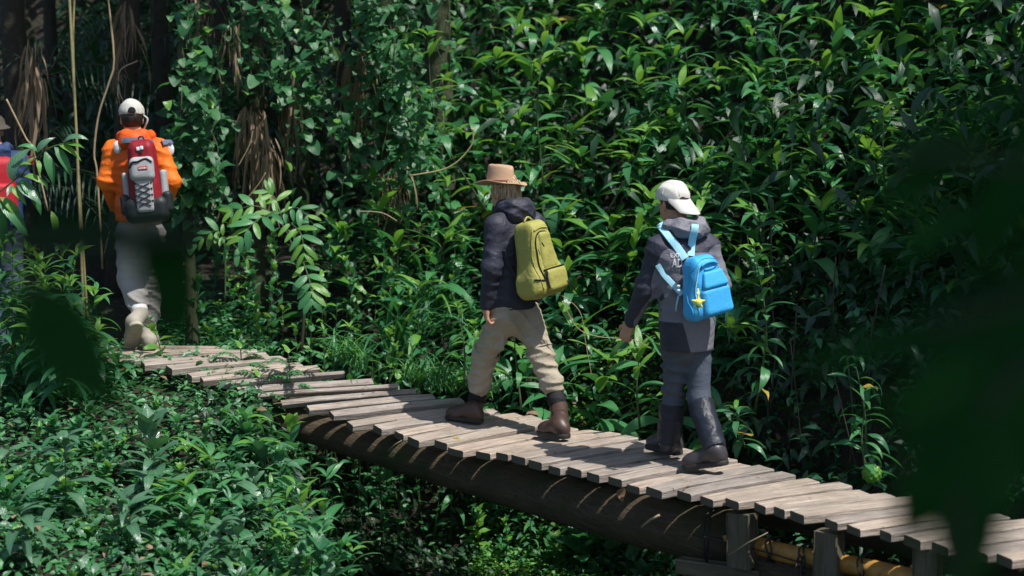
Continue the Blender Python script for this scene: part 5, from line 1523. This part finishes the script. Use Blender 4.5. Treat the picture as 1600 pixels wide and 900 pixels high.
# broad sapling with large paired leaflets
sap = empty('broadleaf_sapling', P(470, 560, 12.0), 'sapling with large bright paired leaflets behind the far planks', 'sapling')
def frond(root, pts, Y, n, Ls, ws, key, rnd, flat=False):
    ln = smooth_line([P(x, y, Y + dy) for x, y, dy in pts], 10)
    V, F = tube_geo(ln, [.006 - .0003 * i for i in range(11)], 5); fr = link('frond', mesh_from('frond', V, F, [M['stem']]), root)
    off = -fr.location
    for k in range(n):
        t = .1 + .9 * k / (n - 1); f = t * 10; q = min(int(f), 9); p = ln[q].lerp(ln[q + 1], f - q); tg = (ln[q + 1] - ln[q]).normalized()
        for sgn in (-1, 1):
            side = tg.cross(Vector((.0, -.8, .6))).normalized() * sgn
            d = (side * .9 + tg * (.35 + .9 * t * t) + Vector((0, -.1, -.18))).normalized()
            me = rnd.choice(LS[key if rnd.random() > .2 else ('PY' if key == 'P' else 'P')])
            leaf_ = bpy.data.objects.new('leaflet', me); COL.objects.link(leaf_); leaf_.parent = fr
            x = d; z = (Vector((0, -.75, .65)) - x * Vector((0, -.75, .65)).dot(x)).normalized(); y = z.cross(x)
            m = Matrix((x, y, z)).transposed().to_4x4(); LL = Ls * rnd.uniform(.85, 1.1) * (.75 + .25 * math.sin(math.pi * t))
            leaf_.matrix_basis = Matrix.Translation(-fr.location - fr.parent.location) @ Matrix.Translation(p) @ m @ Matrix.Diagonal((LL, LL * ws, LL, 1))
rs_ = random.Random(9)
V, F = tube_geo(smooth_line([sap.location, P(474, 470, 12.0), P(455, 380, 12.05), P(430, 335, 12.1)], 12), [.016 - .0008 * i for i in range(13)], 7)
link('stem', mesh_from('stem', V, F, [M['stem_dark']]), sap)
frond(sap, [(474, 410, 0), (484, 440, -.15), (487, 466, -.2)], 11.9, 5, .18, 1.1, 'P', rs_)
frond(sap, [(440, 340, 0), (400, 322, -.1), (362, 330, -.1)], 11.95, 5, .165, 1.2, 'PY', rs_)
frond(sap, [(440, 335, 0), (465, 325, -.1), (490, 350, -.1)], 12.0, 5, .15, 1.0, 'P', rs_)
frond(sap, [(430, 330, 0), (400, 345, -.3), (378, 370, -.35)], 11.9, 5, .19, 1.1, 'P', rs_)
frond(sap, [(450, 345, 0), (470, 365, -.3), (475, 395, -.35)], 11.95, 5, .19, 1.0, 'PY', rs_)
frond(sap, [(440, 338, 0), (430, 310, .1), (420, 300, .1)], 12.1, 4, .17, 1.1, 'PY', rs_)
sap2 = empty('broadleaf_sapling', P(352, 470, 12.2), 'smaller sapling with pale paired leaflets left of the large one', 'sapling')
V, F = tube_geo(smooth_line([sap2.location, P(352, 420, 12.2), P(350, 370, 12.2)], 8), .008, 6); link('stem', mesh_from('stem', V, F, [M['stem']]), sap2)
frond(sap2, [(350, 372, 0), (338, 360, -.1), (318, 372, -.1)], 12.1, 4, .15, 1.1, 'PY', rs_)
frond(sap2, [(350, 372, 0), (362, 380, -.1), (385, 402, -.1)], 12.1, 4, .15, 1.0, 'P', rs_)

# grass and strap-leaved tufts along the far plank ends
def tuft(px, py, Y, n, L, key, label, group, rnd):
    b = P(px, py, Y); root = empty('grass_tuft', b, label, 'grass tuft', group)
    for k in range(n):
        put_leaf(rnd.choice(LS[key if rnd.random() > .25 else 'TY']), b + Vector((rnd.uniform(-.05, .05), rnd.uniform(-.05, .05), 0)), rnd.uniform(0, 6.28), R(rnd.uniform(25, 80)), rnd.uniform(-.3, .3), L * rnd.uniform(.6, 1.1), root, 'blade')
for i in range(30):
    px = rt_.uniform(505, 780); by = float(np.interp(px, [420, 530, 640, 740, 900], [549, 577, 603, 620, 655]))
    tuft(px, by - rt_.uniform(0, 14), backY(px) + rt_.uniform(.05, .3), rt_.randint(9, 14), rt_.uniform(.22, .42), 'T', 'grass tuft along the far plank ends left of the khaki trousers', 'grass tufts along the far plank ends', rt_)
for px, py, dy in ((640, 520, 1.2), (655, 470, 1.4), (690, 440, 1.6), (610, 500, 1.2)):
    tuft(px, py + 60, backY(px) + dy, 12, .8, 'TD', 'dark strap-leaved clump in the shade left of the khaki trousers', 'strap-leaved clumps in the shade', rt_)

# ------------------------------------------------------------------ near bank, lower left
rl = random.Random(404)
def bank_plant(px, py, sets, n, L, label, group, hgt=None, Yq=None, **kw):
    """tip at px,py; stands on the near bank"""
    Yq = Yq or float(np.interp(py, [540, 600, 700, 800, 900, 960], [11.3, 10.7, 9.6, 8.7, 8.0, 7.6])) + rl.uniform(-.15, .15)
    tip = P(px, py, Yq); bx, by = tip.x + rl.uniform(-.1, .1), Yq + rl.uniform(-.05, .15); gz = ground_z(bx, by)
    base = Vector((bx, by, gz if tip.z - gz > .15 else tip.z - .3))
    return cane('bank_plant', base, tip, n, L, sets, label, 'plant', group, rl, t0=.15, rad=.005, spread=(-5, 55), **kw)
for row, py0 in enumerate(range(590, 960, 30)):
    px = -15 + (row % 2) * 20
    lim = float(np.interp(py0, [590, 640, 700, 780, 900, 960], [250, 335, 420, 500, 560, 570]))
    while px < lim:
        qx, qy = px + rl.uniform(-20, 20), py0 + rl.uniform(-14, 14); px += 40
        cl_ = math.sin(qx * .021 + 1.3 * math.sin(qy * .017)) + math.sin(qy * .03 + qx * .009 + 2)
        if rl.random() < (.03 if cl_ > 0 else .2): continue
        kk = rl.choice([('SA', 'S'), ('S', 'SY'), ('A', 'B'), ('G', 'A'), ('B', 'Y'), ('B', 'Y'), ('S', 'SY'), ('SG', 'SA')])
        if kk[0] in ('G',) and qy < 620: kk = ('A', 'B')
        Lq = rl.uniform(.07, .13) if kk[0][0] == 'S' else rl.uniform(.15, .26)
        w = {'SA': 'dark oval-leaved', 'S': 'small fresh green', 'A': 'long dark-leaved', 'G': 'bluish long-leaved', 'B': 'mid green', 'SG': 'bluish oval-leaved'}[kk[0]] + ' near bank herb ' + ('by the bottom edge' if qy > 800 else 'halfway down the bank' if qy > 690 else 'just below the far planks') + (' at the far left' if qx < 180 else ' in its middle' if qx < 380 else ' next to the dark gully')
        if cl_ > .8: Lq *= 1.3
        bank_plant(qx, qy - (15 if cl_ > .8 else 0), kk, rl.randint(12, 22), Lq, w, w + ' group', young=.12)
def fb(px, py, label, sets=('G', 'G'), n=14, L=.2, Yq=None, young=.1): return bank_plant(px, py, sets, n, L, label, None, Yq=Yq, young=young)
fb(455, 668, 'glossy seedling with broad leaves under the near plank ends', ('SA', 'SY'), 11, .19, 9.9, .3)
fb(510, 745, 'toothed long-leaved plant at the edge of the dark gully', ('B', 'B'), 16, .24, 9.2)
fb(232, 665, 'pale blue green plant with broad upright leaves in the middle of the near bank', ('SG', 'SG'), 9, .24, 9.4)
fb(345, 820, 'bluish arching plant left of the dark gully at the bottom', ('G', 'G'), 20, .22, 8.2)
fb(200, 790, 'bluish plant with drooping pointed leaves at the lower left', ('G', 'G'), 18, .24, 8.3)
fb(100, 690, 'long slanting bluish leaves at the left of the near bank', ('G', 'G'), 20, .26, 8.6)
fb(30, 800, 'bluish long-leaved plant by the left edge near the bottom', ('G', 'G'), 18, .25, 8.0)
fb(235, 720, 'bluish plant with hanging blunt leaves below the pale one', ('G', 'G'), 16, .22, 9.0)
fb(500, 860, 'broad-leaved dark plant at the bottom beside the gully', ('SA', 'B'), 14, .18, 8.3)
fb(330, 740, 'mid green arching herb left of the toothed plant', ('B', 'G'), 16, .18, 9.0)
# ferny seedlings standing in front of the far planks
def ferny(px, top, bot, Y, label, rnd):
    b, t = P(px, bot, Y), P(px + 3, top, Y); root = empty('ferny_seedling', b, label, 'seedling')
    ln = smooth_line([b, b.lerp(t, .5) + Vector((.015, 0, 0)), t], 6); V, F = tube_geo(ln, .005, 5); link('stem', mesh_from('stem', V, F, [M['stem_dark']]), root)
    for k in range(7):
        f = 2 + 4 * k / 6; q = min(int(f), 5); p = ln[q].lerp(ln[q + 1], f - q); a = k * 2.6 + rnd.uniform(-.3, .3); d = Vector((math.cos(a), .5 * math.sin(a), .25)).normalized(); L = rnd.uniform(.16, .24)
        fl_ = smooth_line([p, p + d * L * .5 + Vector((0, 0, .03)), p + d * L - Vector((0, 0, .03))], 8); V, F = tube_geo(fl_, .0025, 4); fr = link('frond', mesh_from('frond', V, F, [M['stem_dark']]), root)
        for j in range(1, 9):
            for sg in (-1, 1):
                dd = (Vector((0, 0, 1)).cross(d) * sg * .8 + d * .4 + Vector((0, 0, -.2))).normalized()
                o = bpy.data.objects.new('leaflet', rnd.choice(LS['S'])); COL.objects.link(o); o.parent = fr
                o.matrix_basis = Matrix.Translation(-fr.location - root.location) @ Matrix.Translation(fl_[j]) @ leaf_frame(math.atan2(dd.y, dd.x), math.asin(dd.z)) @ Matrix.Scale(.05, 4)
    put_leaf(LS['SY'][0], t, 2.5, .9, 0, .09, root); put_leaf(LS['SY'][1], t, .3, .7, 0, .08, root)
ferny(373, 545, 622, 11.0, 'ferny seedling in front of the far planks, left one of two', rs_)
ferny(448, 552, 640, 10.75, 'ferny seedling in front of the far planks, right one of two', rs_)
ferny(402, 590, 665, 10.7, 'small ferny plant at the left end of the log beam', rs_)
# leaf in front of the far plank by the pale shoe
fb(235, 500, 'bright broad-leaved shoot before the pale shoes of the walker in orange', ('SY', 'B'), 7, .16, 11.2, .4)
# left: bright branch of long leaves in front of the walker at the edge
br = empty('leafy_branch', P(-40, 330, 10.6), 'bright arching branch with long leaves before the walker at the left edge', 'branch')
V, F = tube_geo(smooth_line([P(-40, 330, 10.6), P(30, 275, 10.6), P(70, 235, 10.6), P(110, 222, 10.6)], 10), .006, 5); link('stem', mesh_from('stem', V, F, [M['stem']]), br)
for (ax_, ay, bx, by, k) in ((100, 222, 114, 190, 'G'), (100, 224, 127, 218, 'Y'), (92, 226, 126, 232, 'Y'), (85, 228, 118, 266, 'B'), (70, 236, 90, 285, 'B'), (58, 240, 60, 205, 'G'), (55, 243, 35, 252, 'Y'), (60, 250, 62, 265, 'Y'), (60, 238, 45, 208, 'B'), (30, 262, 26, 240, 'Y'),
                              (35, 275, 70, 262, 'Y'), (30, 280, 82, 315, 'B'), (25, 285, 64, 308, 'G'), (20, 285, 2, 210, 'G'), (18, 290, 10, 300, 'G'), (0, 308, 45, 330, 'Y'), (-5, 312, 60, 355, 'B'), (-10, 320, 30, 380, 'B'), (80, 330, 100, 365, 'Y'), (15, 290, 40, 310, 'Y')):
    A_, B_ = P(ax_, ay, 10.6), P(bx, by, 10.5); leaf_between(rs_.choice(LS[k]), A_, B_, (rs_.uniform(-.4, .4), -.6, .8), br, wscale=1.15)
for i, (px, py) in enumerate(((18, 400), (70, 420), (120, 400), (20, 470), (90, 480), (150, 455), (40, 540), (120, 560), (10, 600), (150, 520), (180, 560), (0, 385), (45, 395), (95, 385), (30, 430), (75, 445), (110, 440), (5, 440), (50, 490), (0, 510), (125, 500), (60, 410), (20, 370))):
    k2 = rl.choice([('A', 'Y'), ('B', 'Y')]); w = ('dark' if k2[0] == 'A' else 'fresh green') + ' long-leaved plant ' + ('hiding the legs of the edge walker' if px < 65 else 'left of the orange walker') + (' at knee height' if py < 425 else ' around the feet' if py < 520 else ' below the walk')
    bank_plant(px, py, k2, 22, .25, w, w + ' group', Yq=rl.uniform(10.2, 11.2), young=.25)

# ground cover on the near bank and the gully: small leaves nobody could count
def cover(name, n, fx, key, Lr, label, w=.5):
    pos = []
    while len(pos) < n:
        x, y = fx(); z = ground_z(x, y)
        if -1.7 < x < -.3 and y > 10.6 and z < -.25 and r_.rand() < .93: continue
        pos.append((x, y, z + r_.uniform(0, .14)))
    pos = np.array(pos)
    return joined(name, None, pos, r_.uniform(0, 6.28, n), r_.uniform(-.2, .9, n), r_.uniform(*Lr, n), M[key], label=label, w=w, prof='ovate')
cover('bank_ground_cover', 15000, lambda: (r_.uniform(-4.4, -.7), r_.uniform(6.2, 11.2)), 'leafB', (.03, .08), 'small green ground cover on the near bank')
cover('bank_low_leaves', 1400, lambda: (r_.uniform(-4.4, -.8), r_.uniform(6.2, 11.2)), 'leafG', (.06, .13), 'bluish low leaves on the near bank', .42)
cover('verge_ground_cover', 9000, lambda: (lambda x: (x, Yb(x) + r_.uniform(.02, 1.3)))(r_.uniform(-3.2, 2.0)), 'leafB', (.035, .08), 'small green ground cover behind the plank ends')
cover('gully_ground_cover', 5000, lambda: (r_.uniform(-.5, 1.2), r_.uniform(10.3, 12.2)), 'leafY', (.03, .07), 'sunlit yellow green ground cover in the gully')
cover('litter', 500, lambda: (r_.uniform(-4.2, 2), r_.uniform(7.2, 12.5)), 'leafR', (.05, .10), 'dry fallen leaves on the soil', .55)

pw = []
while len(pw) < 9000:
    x, y = r_.uniform(-2.1, 0.6), r_.uniform(6.2, 12.6); z = ground_z(x, y)
    pw.append((x, y, z + r_.uniform(0, .12)))
pw = np.array(pw)
joined('gully_wall_leaves', None, pw, r_.uniform(-1.2, 1.2, len(pw)), r_.uniform(-.9, .3, len(pw)), r_.uniform(.07, .16, len(pw)), M['leafD'], label='leaves darkened to stand in for shade on the gully sides', w=.4)  # dark leaf colour paints the gully's shade over the sunlit soil
pr_ = []
for _ in range(3600):
    x = r_.uniform(1.1, 4.6); y = Yb(x) + r_.uniform(.35, 3.2); pr_.append((x, y, ground_z(x, y) + r_.uniform(0, .5)))
pr_ = np.array(pr_)
joined('shaded_floor_leaves', None, pr_, r_.uniform(0, 6.28, len(pr_)), r_.uniform(-.6, .5, len(pr_)), r_.uniform(.09, .2, len(pr_)), M['leafD'], label='leaves darkened to stand in for shade on the floor right of the walk', w=.36)  # dark leaf fill paints shade where sun reaches the soil
for k in range(14):                                                # bare dark canes standing in the shade
    x = rs_.uniform(1.5, 2.6); y = Yb(x) + rs_.uniform(1.2, 2.4); b = Vector((x, y, ground_z(x, y) - .05)); t = b + Vector((rs_.uniform(-.2, .2), rs_.uniform(-.1, .2), rs_.uniform(.7, 1.3)))
    o = tube('bare_cane', smooth_line([b, b.lerp(t, .5) + Vector((rs_.uniform(-.06, .06), 0, 0)), t], 6), rs_.uniform(.004, .007), M['stem_dark'], ns=5); recenter(o, b)
    tag(o, 'dark bare cane in the shaded gap right of the sky blue pack', 'cane', 'bare canes in the shaded gap')
# gully plants under the walk
for i, (px, py, Lq, kk, lab) in enumerate(((748, 800, .12, ('SY', 'S'), 'sunlit climber at the left of the bright gully patch'), (790, 815, .10, ('S', 'SY'), 'sunlit small-leaved herb in the bright gully patch'), (830, 800, .12, ('B', 'Y'), 'herb with drooping leaves under the log middle'),
        (868, 850, .17, ('S', 'SY'), 'upright seedling in the gully left of the glossy broad leaves'), (905, 825, .24, ('SA', 'S'), 'broad glossy leaves just under the log'), (950, 845, .20, ('SA', 'SG'), 'broad-leaved plant in the gully right of the seedling'),
        (990, 870, .20, ('SG', 'SA'), 'pale broad-leaved plant at the bottom under the log'), (1040, 868, .16, ('SA', 'G'), 'leafy plant at the bottom left of the short post'), (770, 860, .09, ('SY', 'S'), 'yellow green herb at the bottom of the bright gully patch'), (1085, 890, .14, ('G', 'SA'), 'dim leaves under the low timber'),
        (930, 885, .18, ('SA', 'SG'), 'broad leaves at the bottom edge under the walk'), (1010, 895, .16, ('SA', 'SG'), 'bluish leaves at the bottom edge left of the short post'))):
    Yq = 11.3 - .0022 * (px - 740); tip = P(px, py, Yq); b = Vector((tip.x, Yq + .1, tip.z - .35))
    cane('gully_plant', b, tip, 13, Lq, kk, lab, 'plant', None, rl, young=.2, t0=.1, rad=.005, spread=(0, 50))

# loose leaves lying on the planks
for i, (px, py, key, L, lab) in enumerate(((822, 648, 'R', .13, 'large dry leaf on the planks behind the front boot'), (712, 686, 'YO', .07, 'small yellow leaf lying on a sunlit plank'), (975, 762, 'R', .10, 'curled dry leaf caught under the plank ends'))):
    p = PZ(px, py, .012) if i < 2 else P(px, py, nearY(px) - .03)
    o = bpy.data.objects.new('fallen_leaf', LS[key][i % 2]); COL.objects.link(o); o.matrix_basis = Matrix.Translation(p) @ leaf_frame(.3 + i, .05 if i < 2 else -1.2, .1) @ Matrix.Scale(L, 4); tag(o, lab, 'fallen leaf')
for i, (x0, y0, x1, y1, z) in enumerate(((427, 631, 480, 627, .17), (606, 705, 628, 688, None), (1003, 823, 1030, 805, None), (1068, 762, 1080, 752, .02), (1138, 868, 1200, 832, None))):
    a = PZ(x0, y0, z + .01) if z else P(x0, y0, nearY(x0) - .02); b = PZ(x1, y1, z + .01) if z else P(x1, y1, nearY(x1) - .02)
    o = tube('straw', [a, a.lerp(b, .5) + Vector((0, 0, .008)), b], .0035 if i != 2 else .008, M['twig'], ns=5); recenter(o, a)
    tag(o, ['thin straw at the left end of the log beam', 'dry straw below the plank ends left of the front boot', 'pale strip of bark on the dark log', 'short straw on the planks below the heel of the dark boot', 'dry straw leaning on the short post'][i], 'straw')
small = tuft(575, 583, backY(575) - .1, 8, .1, 'T', 'tiny weed growing through the planks', None, rs_)

# ------------------------------------------------------------------ out-of-focus leaves close to the viewpoint
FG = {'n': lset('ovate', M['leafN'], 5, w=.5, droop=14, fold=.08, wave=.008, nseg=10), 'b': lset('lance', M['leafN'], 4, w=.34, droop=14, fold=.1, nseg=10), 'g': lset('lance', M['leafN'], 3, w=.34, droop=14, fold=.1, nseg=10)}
def fg_branch(stem, Y, leaves, label, base):
    Y *= .76; leaves = [(a, b, c, d, e, f, g * .76) for a, b, c, d, e, f, g in leaves]
    root = empty('foreground_branch', P(*stem[0], Y), label, 'branch')
    V, F = tube_geo(smooth_line([P(x, y, Y) for x, y in stem], 10), .003, 6); link('stem', mesh_from('stem', V, F, [M['stem_dark']]), root)
    for (ax_, ay, bx, by, ws, k, dy) in leaves:
        leaf_between(rs_.choice(FG[k]), P(ax_, ay, Y + dy), P(bx, by, Y + dy + .01), (rs_.uniform(-.25, .25), -.9, .45), root, wscale=ws)
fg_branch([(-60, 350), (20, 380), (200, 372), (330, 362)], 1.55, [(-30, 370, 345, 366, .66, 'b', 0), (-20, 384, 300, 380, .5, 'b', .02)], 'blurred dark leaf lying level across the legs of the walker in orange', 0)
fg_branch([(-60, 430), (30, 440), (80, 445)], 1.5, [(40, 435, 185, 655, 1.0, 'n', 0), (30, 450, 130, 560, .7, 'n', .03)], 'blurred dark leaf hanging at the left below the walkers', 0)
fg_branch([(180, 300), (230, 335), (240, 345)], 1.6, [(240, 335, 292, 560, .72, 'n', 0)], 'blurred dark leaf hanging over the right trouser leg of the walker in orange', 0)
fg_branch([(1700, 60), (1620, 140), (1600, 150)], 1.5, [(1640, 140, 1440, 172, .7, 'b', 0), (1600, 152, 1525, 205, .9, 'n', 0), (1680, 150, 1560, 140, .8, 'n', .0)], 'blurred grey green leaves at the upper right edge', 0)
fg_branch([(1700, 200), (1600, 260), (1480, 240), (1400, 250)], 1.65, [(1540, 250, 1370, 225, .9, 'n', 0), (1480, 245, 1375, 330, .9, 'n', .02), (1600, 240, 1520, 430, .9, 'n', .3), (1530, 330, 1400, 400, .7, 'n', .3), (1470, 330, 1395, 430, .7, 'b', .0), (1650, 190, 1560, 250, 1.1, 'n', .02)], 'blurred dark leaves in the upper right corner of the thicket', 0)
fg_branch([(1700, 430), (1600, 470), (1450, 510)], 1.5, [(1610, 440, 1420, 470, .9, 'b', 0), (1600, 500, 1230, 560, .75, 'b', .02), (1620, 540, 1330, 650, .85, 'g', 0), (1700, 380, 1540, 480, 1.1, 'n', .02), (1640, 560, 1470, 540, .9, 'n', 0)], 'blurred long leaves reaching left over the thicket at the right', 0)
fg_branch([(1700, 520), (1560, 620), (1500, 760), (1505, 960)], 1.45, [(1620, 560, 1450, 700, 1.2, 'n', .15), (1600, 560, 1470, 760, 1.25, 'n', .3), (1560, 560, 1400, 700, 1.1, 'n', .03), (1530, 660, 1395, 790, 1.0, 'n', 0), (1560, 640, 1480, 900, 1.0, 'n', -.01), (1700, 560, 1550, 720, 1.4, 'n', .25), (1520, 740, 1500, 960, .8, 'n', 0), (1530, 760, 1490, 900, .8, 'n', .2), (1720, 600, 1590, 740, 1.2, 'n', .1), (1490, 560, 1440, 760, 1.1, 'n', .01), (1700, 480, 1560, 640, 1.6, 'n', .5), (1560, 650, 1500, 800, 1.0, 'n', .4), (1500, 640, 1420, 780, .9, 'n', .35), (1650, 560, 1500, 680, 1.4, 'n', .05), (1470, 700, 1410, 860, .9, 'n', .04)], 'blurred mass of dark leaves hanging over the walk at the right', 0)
print('LEAVES', NLEAF[0])
